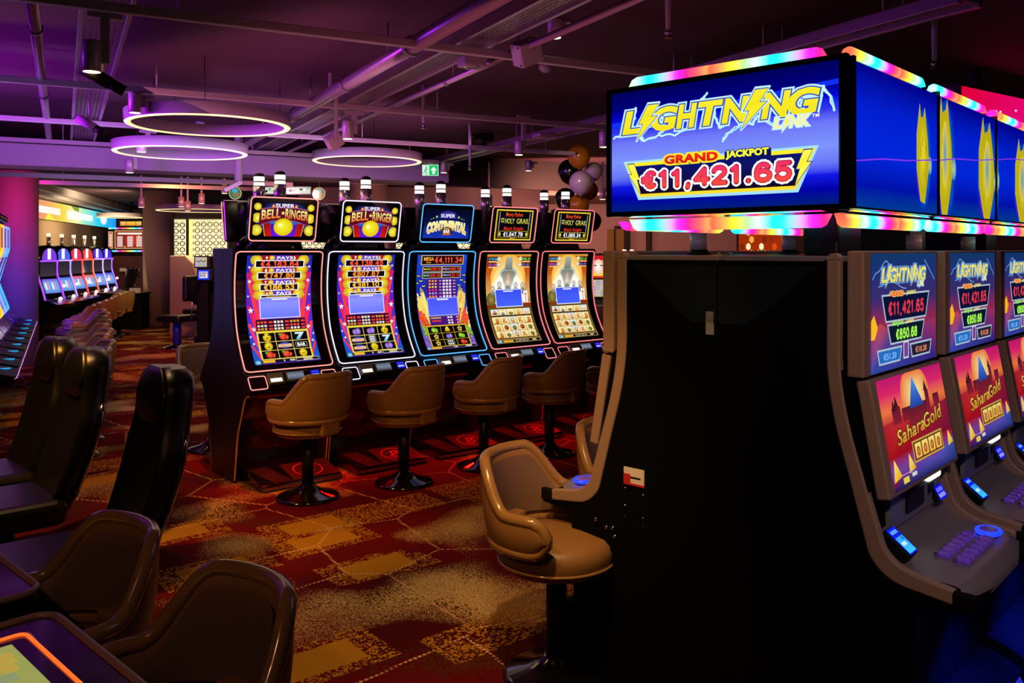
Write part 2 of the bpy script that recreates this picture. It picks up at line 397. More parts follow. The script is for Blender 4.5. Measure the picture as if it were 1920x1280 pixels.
        for i, (g, oc) in enumerate(list(outs)+[(0, None)]):
            x = cx-w/2; ll = l+.5*i
            for ch, cw in zip(t, wd):
                for st in D[ch]:
                    q = [(x+(px*cw if ch not in '.,' else px)*k, cy-h/2+py*h) for px, py in st]
                    for p0, p1 in zip(q, q[1:]):
                        f = lambda y: lerp(lin(c), lin(c2 or c), min(1, max(0, (y-cy+h/2)/h))) if oc is None else lin(oc)
                        tt = t_+2*g; dx, dy = p1[0]-p0[0], p1[1]-p0[1]; d = math.hypot(dx, dy) or 1e-6; nx, ny = -dy/d*tt/2, dx/d*tt/2; ex, ey = dx/d*tt*.22, dy/d*tt*.22
                        P = [(p0[0]+nx-ex, p0[1]+ny-ey), (p1[0]+nx+ex, p1[1]+ny+ey), (p1[0]-nx+ex, p1[1]-ny+ey), (p0[0]-nx-ex, p0[1]-ny-ey)]
                        s.poly(P, [f(y) for _, y in P], ll)
                    if g:
                        for p in q: s.ell(p[0], p[1], t_/2+g, t_/2+g, oc, None, ll, 8)
                x += (cw+gap)*k
        return s
    def build(s, name, mp, parent, m='screen', cuts=0, eps=.0006):
        b = bmesh.new(); cl = b.verts.layers.float_color.new('Col'); hl = b.verts.layers.float.new('H')
        for pts, cols, l in s.polys:
            vs = []
            for (x, y), c in zip(pts, cols):
                v = b.verts.new((min(s.w, max(0, x)), min(s.h, max(0, y)), 0)); v[cl] = (*c, 1); v[hl] = l; vs.append(v)
            try: b.faces.new(vs)
            except ValueError: pass
        for i in range(1, cuts):
            bmesh.ops.bisect_plane(b, geom=b.verts[:]+b.edges[:]+b.faces[:], plane_co=(0, s.h*i/cuts, 0), plane_no=(0, 1, 0), dist=1e-5)
        for v in b.verts: v.co = Vector(mp(v.co.x/s.w, v.co.y/s.h, v[hl]*eps))
        me = bpy.data.meshes.new(name); b.to_mesh(me); b.free(); me.materials.append(M[m])
        o = bpy.data.objects.new(name, me); COL.objects.link(o); o.parent = parent
        return o
def rrect(x0, y0, x1, y1, r, n=5):
    p = []
    for cx, cy, a in ((x1-r, y0+r, -90), (x1-r, y1-r, 0), (x0+r, y1-r, 90), (x0+r, y0+r, 180)):
        for i in range(n+1):
            t = math.radians(a+90*i/n); p.append((cx+r*math.cos(t), cy+r*math.sin(t)))
    return p
def dens(p, k):                             # subdivide the long edges of a closed outline
    o = []
    for a, c in zip(p, p[1:]+p[:1]):
        n = max(1, int(math.hypot(c[0]-a[0], c[1]-a[1])/k))
        o += [(a[0]+(c[0]-a[0])*i/n, a[1]+(c[1]-a[1])*i/n) for i in range(n)]
    return o
def planemap(o, ux, vx, n):                 # flat screen: origin top-left, full-width and full-height vectors, normal
    o, ux, vx, n = Vector(o), Vector(ux), Vector(vx), Vector(n).normalized()
    return lambda u, v, h: o + ux*u + vx*v + n*h

# ================================================================ SETTING
ZC = 3.05                                    # ceiling height
def struct(name, mb, m): return mb.build(name, m, kind='structure')
MV = Matrix.Rotation(AU, 4, 'Z')            # room-axis boxes: x along V, y along U
struct('floor', MB().box(-18, 14, -4, 31, -.1, 0, mtx=MV), 'carpet')
struct('ceiling', MB().box(-16, 14, -4, 11.6, ZC, ZC+.1, mtx=MV), 'ceiling')
struct('ceiling_far', MB().box(-18, 14, 11.6, 31, 2.95, 3.05, mtx=MV), 'ceiling')
struct('wall_left', MB().box(-4.6, -4.5, -4, 11, 0, ZC, mtx=MV), 'wall_dark')
struct('wall_right', MB().box(13.8, 13.9, -4, 31, 0, ZC, mtx=MV), 'wall_dark')
struct('wall_behind', MB().box(-4.6, 13.9, -4.1, -4, 0, ZC, mtx=MV), 'wall_dark')
struct('wall_far', MB().box(-6, 9, 29.2, 29.3, 0, 3.05, mtx=MV), 'wall_tan')
# long bulkhead beam across the hall, with a dark recess above it
struct('trim_1', MB().box(-4.5, 4.6, 10.5, 11.0, 2.56, 2.80, bev=.01, mtx=MV), 'white_paint')
struct('trim_2', MB().box(-4.6, 9, 11.55, 11.65, 2.6, 3.05, mtx=MV), 'wall_dark')
def column(name, px, y, r, mk, ztop=3.05):
    p = Dp(px, 469, y); o = MB().lathe([(r, 0), (r, ztop)], 40).build(name, mk, loc=(p.x, p.y, 0), kind='structure'); return o
column('pillar_left', 24, 12.3, .33, 'column')
column('pillar_centre', 298, 18.8, .33, 'column')
column('pillar_behind', 690, 15.5, .36, 'column')

# ================================================================ SEATS
def shell(mb, r, th, top, bot, amax, n=40, cx=0, cy=0, lean=0.0, ry=None):
    """curved backrest wrapped round the seat; returns the outline of its edge for the piping"""
    ry = ry or r; rings = []; edge_t = []; edge_b = []
    for i in range(n+1):
        t = -1+2*i/n; a = math.radians(amax)*t; e = max(0.0, (abs(t)-.86)/.14); k = math.sqrt(max(0, 1-e*e*.98))
        zt0, zb0 = top(abs(t)), bot(abs(t)); zm = zb0+(zt0-zb0)*.45; zt = zm+(zt0-zm)*k; zb = zm+(zb0-zm)*k
        ring = []; m = 7
        def pt(rad, z):
            ln = lean*(z-.5); return Vector((cx+(rad+ln)*math.sin(a), cy+(rad*ry/r+ln)*math.cos(a), z))
        for j in range(m+1): ring.append(pt(r+th*.5*(.6+.4*math.sin(PI*j/m)), zb+(zt-zb)*j/m))
        ring.append(pt(r, zt+th*.22))
        for j in range(m+1): ring.append(pt(r-th*.5*(.6+.4*math.sin(PI*j/m)), zt-(zt-zb)*j/m))
        ring.append(pt(r, zb-th*.15))
        rings.append(ring); edge_t.append(pt(r, zt+.003)); edge_b.append(pt(r, zb))
    mb.loft(rings); return edge_t + list(reversed(edge_b)), edge_t, edge_b
def ss(a, c, x): t = min(1, max(0, (x-a)/(c-a))); return t*t*(3-2*t)
def make_stool(label, group):
    t = thing('casino_stool', label, 'stool', group=group)
    MB().lathe([(.205, 0), (.21, .012), (.19, .022), (.11, .04), (.055, .075), (.045, .09)], 40).build('base_plate', 'gloss_black', t)
    MB().lathe([(.04, .06), (.04, .43)], 24).build('pedestal', 'satin_black', t)
    p = [(.02, .415)] + [(.215*(1-(1-c)**3)**.34 if c < 1 else .215, .415+.035*c) for c in (.3, .7, 1)] + [(.222, .47), (.226, .50), (.215, .53), (.19, .548), (.10, .558), (.0, .56)]
    MB().lathe(p, 36).build('seat', 'leather', t)
    MB().tube([(.226*math.cos(a*PI/18), .226*math.sin(a*PI/18), .462) for a in range(36)], .006, 6, True).build('seat_piping', 'piping', t)
    mb = MB(); ed, et, eb = shell(mb, .245, .052, lambda x: .835-.17*ss(.29, .66, x), lambda x: .545, 110, lean=.10)
    bk = mb.build('backrest', 'leather', t)
    # inner pad in the taupe leather, and the rolled edge
    mb = MB(); rings = []
    for i in range(31):
        x = -1+2*i/30; a = math.radians(100)*x; zt = .835-.17*ss(.29, .66, abs(x)*.92)-.03; zb = .575; ring = []
        for j in range(8):
            z = zb+(zt-zb)*j/7; rr = .217+.10*(z-.5)-.006*math.sin(PI*j/7)*(1-abs(x)**6)
            ring.append(Vector((rr*math.sin(a), rr*math.cos(a), z)))
        rings.append(ring)
    mb.loft(rings, close=False, cap0=False, cap1=False); mb.build('back_pad', 'leather_in', bk)
    MB().tube(ed, .023, 8, True).build('piping', 'piping', bk)
    MB().box(-.07, .07, .17, .262, .45, .60, bev=.015).build('back_bracket', 'leather', t)
    return t
STOOL = make_stool('tan swivel stool with moulded back at the leftmost lit machine', 'tan stools at the near bank')
used_stool = [False]
def stool(p, face, label, group, z=0):
    """face: angle of the direction the sitter looks; local -y is the front"""
    rz = face + PI/2
    if not used_stool[0]:
        used_stool[0] = True; STOOL.location = (p[0], p[1], z); STOOL.rotation_euler = (0, 0, rz); STOOL['label'] = label; STOOL['group'] = group; return STOOL
    return dup(STOOL, (p[0], p[1], z), rz, label, group)

def make_tall(label):
    t = thing('tall_gaming_chair', label, 'chair', group='tall black chairs on the left')
    MB().lathe([(.22, 0), (.225, .015), (.20, .028), (.06, .05), (.045, .07)], 36).build('base_plate', 'satin_black', t)
    MB().lathe([(.045, .04), (.045, .40)], 20).build('pedestal', 'satin_black', t)
    MB().box(-.25, .25, -.27, .22, .39, .51, bev=.05, seg=4).build('seat', 'black_leather', t)
    def sec(q):                               # half width, centre depth, height, half thickness along the back
        wd = (.19+.035*math.sin(PI*min(1, q*1.25)*.8))*(.82+.18*ss(0, .14, q))*(1-.10*ss(.55, .72, q))
        return wd, .20+.19*q+.035*math.sin(PI*q), .42+.75*q, .062
    rings = []
    for i in range(21):
        q = i/20; wd, y, z, th = sec(q); e = 1 if q < .88 else math.sqrt(max(.02, 1-((q-.88)/.12)**2)); wd *= .45+.55*e; th *= .5+.5*e; ring = []
        for k in range(24):
            a = 2*PI*k/24; cx = math.copysign(abs(math.cos(a))**.55, math.cos(a)); sy = math.copysign(abs(math.sin(a))**.7, math.sin(a))
            ring.append(Vector((wd*cx, y+th*sy-(.055*abs(cx)**4 if sy < 0 else .02*abs(cx)**4), z)))
        rings.append(ring)
    bk = MB().loft(rings).build('backrest', 'black_leather', t)
    rings = []
    for i in range(13):                       # headrest pillow with soft side bolsters
        s_ = i/12; q = .70+.31*s_; _, y, z, _ = sec(q); k_ = math.sin(PI*(.06+.88*s_))**.45
        rings.append([Vector((.185*k_*(1-.16*s_)*math.copysign(abs(math.cos(a))**.6, math.cos(a)), y-.052+.052*k_*math.sin(a)-.02*abs(math.cos(a))**4, z)) for a in (2*PI*k/24 for k in range(24))])
    MB().loft(rings).build('headrest', 'black_leather', t)
    for sx in (-1, 1):
        MB().tube([(sx*(sec(q)[0]+.004), sec(q)[1]+.012, sec(q)[2]) for q in [.12+.05*i for i in range(12)]], .013, 8).build('chrome_strip', 'chrome', bk)
    return t

# ================================================================ BANK OF CURVED MACHINES
AA = math.radians(50.7)
RA = Vector((math.sin(AA), math.cos(AA), 0)); NA = Vector((math.cos(AA), -math.sin(AA), 0)); OA = Vector((-2.131, 6.142, 0)); THA = PI/2-AA
PITCH = .7245
def cat(pts, n=6):                            # smooth curve through points
    o = []
    for i in range(len(pts)-1):
        p0, p1, p2, p3 = pts[max(0, i-1)], pts[i], pts[i+1], pts[min(len(pts)-1, i+2)]
        for k in range(n):
            t = k/n; o.append(tuple(.5*((2*b_)+(-a+c)*t+(2*a-5*b_+4*c-d)*t*t+(-a+3*b_-3*c+d)*t**3) for a, b_, c, d in zip(p0, p1, p2, p3)))
    return o+[pts[-1]]
BZ = cat([(.375, .792), (.29, .915), (.215, 1.07), (.178, 1.24), (.170, 1.385), (.18, 1.52), (.203, 1.646)], 5)   # (d,z) bottom to top
def bez(v):                                   # v: 0 top .. 1 bottom along the curve
    x = (1-v)*(len(BZ)-1); i = min(len(BZ)-2, max(0, int(x))); t = x-i
    d = BZ[i][0]+(BZ[i+1][0]-BZ[i][0])*t; z = BZ[i][1]+(BZ[i+1][1]-BZ[i][1])*t
    j0, j1 = max(0, i-1), min(len(BZ)-1, i+2)
    td, tz = BZ[j1][0]-BZ[j0][0], BZ[j1][1]-BZ[j0][1]; L = math.hypot(td, tz)
    return d, z, tz/L, -td/L                  # outward normal (d,z)
def bezmap(w_, v0=0, v1=1):
    def f(u, v, h):
        d, z, nd, nz = bez(v0+(v1-v0)*v); return Vector((w_*(u-.5), -(d+nd*h), z+nz*h))
    return f
DK0, DK1 = (.382, .775), (.462, .672)         # button deck slope (d,z)
def deckmap(u, v, h):
    d = DK0[0]+(DK1[0]-DK0[0])*v; z = DK0[1]+(DK1[1]-DK0[1])*v; return Vector((.69*(u-.5), -(d+.79*h), z+.61*h))
TPX, TPT, TPB = .262, (.285, 2.035), (.225, 1.715)   # topper half width, front top, front bottom
def topmap(u, v, h):
    d = TPT[0]+(TPB[0]-TPT[0])*v; z = TPT[1]+(TPB[1]-TPT[1])*v; return Vector((TPX*2*(u-.5), -(d+.98*h), z-.18*h))
def edge_led(name, mp, w_, h_, rr, x0, y0, x1, y1, h, rad, m, parent, k=.06):
    pts = [mp(x/w_, y/h_, h) for x, y in dens(rrect(x0, y0, x1, y1, rr), k)]
    return MB().tube(pts, rad, 6, True).build(name, m, parent)

def art_bell(vals, syms):
    A = Art(100, 170)
    A.grad(0, 0, 100, 170, [(0, '#1c2aa8'), (.3, '#3a2ad0'), (.5, '#6a20c0'), (.75, '#2a3ad0'), (1, '#1a60c8')], 1)
    rnd = random.Random(3)
    for sx in (0, 1):                         # red and magenta streamers with stars
        X = (lambda x: x) if sx == 0 else (lambda x: 100-x)
        for k, (xa, ya, xb, yb, w_, c, c2) in enumerate([(4, 22, 30, 178, 7, '#f0283c', '#ff4050'), (2, 46, 26, 190, 6, '#ff5030', '#f02040'), (10, 60, 40, 170, 6, '#d028c0', '#f028a0'), (1, 86, 24, 180, 6, '#f81c50', '#ff3040'),
                (3, 120, 22, 182, 5, '#e020a8', '#ff2858'), (12, 76, 30, 150, 4, '#7a28e0', '#c030d0'), (0, 140, 14, 178, 4, '#ff3838', '#e82060'), (14, 40, 24, 120, 4, '#ff3050', '#e81c78'), (-2, 30, 20, 150, 8, '#e01860', '#f83848'), (7, 96, 30, 176, 8, '#f02890', '#ff3050'), (15, 78, 36, 172, 6, '#c020c0', '#f02060'), (0, 110, 16, 176, 6, '#ff4838', '#e02090'), (12, 12, 20, 60, 5, '#ff3040', '#d020a0')]):
            A.poly([(X(xa), ya), (X(xa+w_*.8), ya), (X(xb+w_), yb), (X(xb), yb)], [c, c, c2, c2], 1.5)
        for x, y, r in ((4, 20, 2.6), (5, 45, 3.6), (3, 70, 2), (12, 70, 2), (6, 92, 4.6), (8, 118, 4), (5, 138, 2.4), (12, 150, 3), (2, 128, 2)): A.star(X(x), y, r, '#fff4f0', 2)
    A.rect(30, 0, 70, 50, '#6a30c8', l=1.4); A.rect(22, 0, 34, 70, '#a81818', l=1.5); A.rect(66, 0, 78, 70, '#a81818', l=1.5)
    for y in (8, 24, 38, 54, 68):
        for sx, ox in ((1, 0), (-1, 100)): 
            for r, x in ((9, 13+y*.10), ): A.ell(ox+sx*x, y, r, r, '#c89a00', '#fff040', 2, 16, .25*sx, -.25)
    rows = [(9.5, 5.5, 20, 12, 88, '#ff5038'), (30, 26, 41, 16, 84, '#ff9030'), (51, 47, 61, 20, 80, '#ffc040')]
    for i, ((ty, y0, y1, x0, x1, c), v) in enumerate(zip(rows, vals)):
        A.rect(x0, y0+3, x1, y1+1, '#f4f4f4', l=2.5); A.rect(x0+1.6, y0+4.4, x1-1.6, y1-.4, '#0c0606', l=3)
        A.nums('€'+v, 50, (y0+y1)/2+2, 8.8, 58 if len(v) > 7 else 46, 1.9, c, l=3.5)
        A.text(str(9-i), 29, ty-5+i*.6, 5, '#ffffff', bold=.03, outs=((.03, '#300830'),), l=3.5)
        A.ell(37, ty-5+i*.6, 4.2, 4.2, '#d8a800', '#fff060', 3.6, 14)
        A.text('PAYS', 57, ty-5+i*.6, 5, '#ffffff', w=24, bold=.03, outs=((.03, '#300830'),), l=3.5)
        A.line([(71, ty-7), (73, ty-4), (71, ty-2)], 1.6, '#ffffff', 3.5)
    A.text('6', 31, 66, 4.6, '#ffffff', bold=.03, l=3.5); A.ell(37, 66, 3.9, 3.9, '#d8a800', '#fff060', 3.5, 14); A.text('PAYS', 57, 66, 4.6, '#ffffff', w=22, bold=.03, l=3.5)
    A.rect(21, 68.5, 79, 74, '#f4f4f4', l=2.5); A.rect(22.5, 70, 77.5, 74, '#140a10', l=3)
    A.rect(30, 71.5, 68, 74, '#d0a840', l=3.2)
    A.rect(19, 73, 81, 104, '#e8ecff', l=3.6); A.grad(20.2, 74.2, 79.8, 103, [(0, '#7f7ff2'), (.3, '#8e94ff'), (1, '#6f7cff')], 4)
    A.rect(38, 75.4, 62, 77.2, '#ffffff', l=4.5)
    A.rect(12, 105, 88, 121, '#2c0a30', l=2.5)
    for i in range(3):
        for j in range(3):
            y = 107.5+j*4.6
            for k in range(3): A.rect(14+i*25+k*5.2, y, 17.6+i*25+k*5.2, y+3, ('#ff5030', '#f0e8e0', '#e0a030')[(i+j) % 3] if i != 1 else '#f4ecd8', l=3)
            A.rect(31+i*25, y+.2, 37+i*25, y+2.8, '#f0442c', l=3)
    A.rect(11, 121, 90, 165, '#f4d838', l=3); A.rect(13, 123.5, 88, 162.5, '#f4e080', l=3.3)
    for i in range(3):
        for j in range(3):
            x0, y0 = 13.4+i*25, 123.9+j*13; A.rect(x0, y0, x0+24.2, y0+12.2, '#0c0604', l=3.6); cx, cy = x0+12.1, y0+6.1; k = syms[j*3+i]
            if k == 'c': A.ell(cx, cy, 6.2, 6.2, '#c89800', '#fff23a', 4, 18, -.2, -.3); A.star(cx, cy+1, 2.2, '#7a5a00', 4.4)
            elif k == 's':
                A.ell(cx+4.5, cy+1.2, 3.6, 3.4, '#c82810', '#ff7050', 4, 14); A.ell(cx-1, cy, 5.6, 5.4, '#c02010', '#ff6a4a', 4.3, 16, -.2, -.2); A.ell(cx-5, cy-3.4, 3, 1.6, '#308020', '#8ad040', 4.6, 10)
            elif k == '7': A.text('7', cx, cy, 9.6, '#e8fbff', '#60c0e0', w=11, bold=.05, outs=((.05, '#1a3a50'),), l=4)
            elif k == 'b': A.frame(cx-9, cy-3.6, cx+9, cy+3.6, .6, '#b8b8b8', 4); A.text('BAR', cx, cy, 4.4, '#ffffff', w=12, bold=.04, l=4)
            elif k == '3b':
                for q in (-3.6, 0, 3.6): A.frame(cx-6, cy+q-1.7, cx+6, cy+q+1.7, .4, '#b8b8b8', 4); A.text('BAR', cx, cy+q, 2.4, '#ffffff', w=8, bold=.04, l=4)
            elif k == 'p': A.ell(cx-2.5, cy+.5, 4.4, 5, '#6a38a8', '#c0a0f0', 4, 14); A.ell(cx+3, cy, 4.6, 5.2, '#6a38a8', '#c8a8f4', 4.3, 14)
            elif k == 'w': A.ell(cx, cy, 9, 5, '#2840a0', '#5060c0', 4, 18); A.rect(cx-10.5, cy-2, cx+10.5, cy+3, '#f0b088', '#d87850', 4.3); A.text('BELL RINGER', cx, cy+.6, 3, '#fff0d0', w=20, bold=.02, outs=((.03, '#802818'),), l=4.5)
    A.rect(0, 166, 100, 170, '#3828a0', l=2); A.rect(2, 163.5, 98, 168.5, '#18102c', l=3.2); A.ell(5, 166.5, 5, 3.5, '#2a80a0', '#a0f0f8', 3.6, 14)
    A.rect(12, 164, 30, 168, '#f0b830', l=3.6); A.frame(62, 163.6, 97, 168.4, .5, '#f4e8a0', 3.6)
    A.text('20025', 80, 166, 3.6, '#fff6c8', w=14, bold=.03, l=3.8); A.text('400', 56, 166, 3, '#fff6c8', w=8, bold=.03, l=3.8); A.text('0', 44, 166, 3, '#fff6c8', bold=.03, l=3.8)
    return A
def art_conti():
    A = Art(100, 170)
    A.grad(0, 0, 100, 170, [(0, '#1c48d8'), (.4, '#1a2ab0'), (.65, '#4048c0'), (1, '#8868c8')], 1)
    rnd = random.Random(5)
    for sx in (0, 1):
        X = (lambda x: x) if sx == 0 else (lambda x: 100-x)
        for k in range(26):
            y = 66+k*2.6; x = rnd.uniform(-2, 12); c = rnd.choice(['#f0c020', '#ffdc40', '#d89818', '#fff080'])
            A.poly([(X(x), y), (X(x+3), y-1), (X(x+15+k*.1), y+40), (X(x+11), y+41)], [c, '#fff090', c, '#b87810'], 1.4+.04*k)
        for k in range(9):
            y = 105+k*2; x = rnd.uniform(-2, 14); A.poly([(X(x), y), (X(x+3), y-1), (X(x+13), y+24), (X(x+9), y+25)], ['#ff5028', '#ff8040', '#c81818', '#c81818'], 2.6); A.ell(X(x+1.5), y, 2.6, 2.4, '#d02020', '#ff7050', 2.8, 10)
        for k in range(7): A.ell(X(rnd.uniform(1, 14)), 126+k*4, 4, 3.6, '#3a8a20', '#a8e050', 2.9, 12)
        for k in range(9): A.ell(X(rnd.uniform(0, 14)), 148+k*2, 4.2, 3.8, '#5a3898', '#b090e8', 3, 12)
        for k, (x, y) in enumerate(((4, 42), (9, 52), (1, 56), (14, 62), (10, 70))): A.rect(X(x)-4, y-2.6, X(x)+4, y+2.6, '#181410', l=2.2); A.text('BAR', X(x), y, 2.6, '#f4ecd0', w=6, bold=.03, l=2.5)
    A.rect(7, 1, 93, 20, '#c8b070', l=2); A.rect(9, 2.5, 91, 18.5, '#1c0402', l=2.4)
    A.text('MEGA', 22, 8.5, 7, '#ffe060', '#ff8020', w=19, bold=.03, outs=((.04, '#601010'),), l=3)
    for q in (-3.2, 0, 3.2): A.star(22+q, 15.2, 1.6, '#ffc040', 3)
    A.nums('€4,111.34', 62, 10.5, 10.4, 54, 1.9, '#ff5a40', l=3)
    for x, y, n, v, c in ((11, 23, 'MAXI', '767.01', '#c8e060'), (50, 23, 'MAJOR', '165.78', '#d0a0f0'), (11, 36, 'MINOR', '53.55', '#80e0d0'), (50, 36, 'MINI', '22.13', '#80b0f8')):
        A.rect(x, y, x+38.5, y+11.4, '#d8c880', l=2); A.rect(x+1, y+1, x+37.5, y+10.4, '#200404', l=2.4)
        A.text(n, x+8.5, y+5.4, 3.6, c, w=12, bold=.03, l=3); A.nums('€'+v, x+26, y+5.7, 5.6, 20, .9, '#ff5038', l=3)
    A.rect(20, 49, 80, 88, '#4a1878', l=2.2)
    for r in range(6):
        for k in range(3):
            A.ell(26+k*6, 52.5+r*6, 2.2, 2, ('#f0a020', '#e8b050', '#ffd050', '#f03858', '#c098e8', '#ff8040')[r], None, 3, 8); A.rect(52+k*6.4, 50.8+r*6, 56.4+k*6.4, 54.6+r*6, '#f4e4ee', l=3)
        A.rect(45, 51.8+r*6, 49, 53.6+r*6, '#d8b8e8', l=3); A.rect(73, 51.8+r*6, 78, 53.6+r*6, '#d8b8e8', l=3)
    A.rect(19.5, 84.5, 81, 114, '#a8b4ff', l=3.4); A.grad(20.8, 85.8, 79.8, 112.6, [(0, '#4c54f8'), (1, '#5868ff')], 3.8); A.rect(39, 87, 62, 89, '#ffffff', l=4.2)
    A.rect(20, 114, 80, 129, '#4a1878', l=2.4); A.text('CONTINENTAL', 33, 117.5, 3.6, '#ffe040', w=22, bold=.02, l=3); A.rect(24, 121, 42, 123, '#ff4030', l=3)
    for r in range(3):
        for k in range(2): A.rect(56+k*6, 115.4+r*4.6, 60+k*6, 118.4+r*4.6, '#f4e4ee', l=3)
        A.rect(74, 116+r*4.6, 78, 118+r*4.6, '#d8b8e8', l=3)
    A.rect(10.5, 129, 90, 167, '#d8b428', l=3); sy = ['l', 'g', 'r', 'r', 'p', 'l', 'r', 'b', 's']
    for i in range(3):
        for j in range(3):
            x0, y0 = 12.4+i*25.4, 131+j*11.6; A.rect(x0, y0, x0+24.6, y0+11, '#0a0604', l=3.5); cx, cy = x0+12.3, y0+5.5; k = sy[j*3+i]
            if k == 'l': A.ell(cx+2.5, cy+1, 4.2, 4, '#4a9010', '#b8f040', 4, 14); A.ell(cx-2, cy, 4.6, 4, '#58a018', '#c8f860', 4.3, 14)
            elif k == 'g': A.poly([(cx-5.5, cy+3), (cx-2.4, cy-3.4), (cx, cy-4.6), (cx+2.4, cy-3.4), (cx+5.5, cy+3)], ['#d8a020', '#ffe050', '#fff890', '#ffe050', '#d8a020'], 4); A.ell(cx, cy+3.4, 1.6, 1.4, '#b88010', None, 4.2, 8)
            elif k == 'r': A.star(cx, cy, 5.4, '#e8c860', 4, .62); A.star(cx, cy, 3.4, '#7a5a20', 4.4)
            elif k == 'p': A.ell(cx-2, cy+.5, 4, 4.2, '#5a38a0', '#b8a0f0', 4, 14); A.ell(cx+2.6, cy, 4.2, 4.4, '#5a38a0', '#c0a8f4', 4.3, 14)
            elif k == 'b':
                for q in (-2.4, 2.4): A.frame(cx-7, cy+q-2, cx+7, cy+q+2, .4, '#c8c8c8', 4); A.text('BAR', cx, cy+q, 2.8, '#ffffff', w=10, bold=.03, l=4)
            elif k == 's': A.ell(cx+4, cy+.8, 3.4, 3, '#c02010', '#ff6040', 4, 12); A.ell(cx-1.5, cy, 4.8, 4.4, '#b81c10', '#ff5a3a', 4.3, 14)
    A.rect(2, 166.5, 98, 169.6, '#20142c', l=3.8); A.rect(8, 166.8, 28, 169.4, '#f0b030', l=4); A.ell(4, 168, 4, 2, '#3090b0', '#a0f0f0', 4, 12)
    A.text('9090', 82, 168, 2.6, '#ffffff', w=12, bold=.03, l=4.2); A.text('120', 56, 168, 2.4, '#ffffff', w=7, bold=.03, l=4.2)
    return A
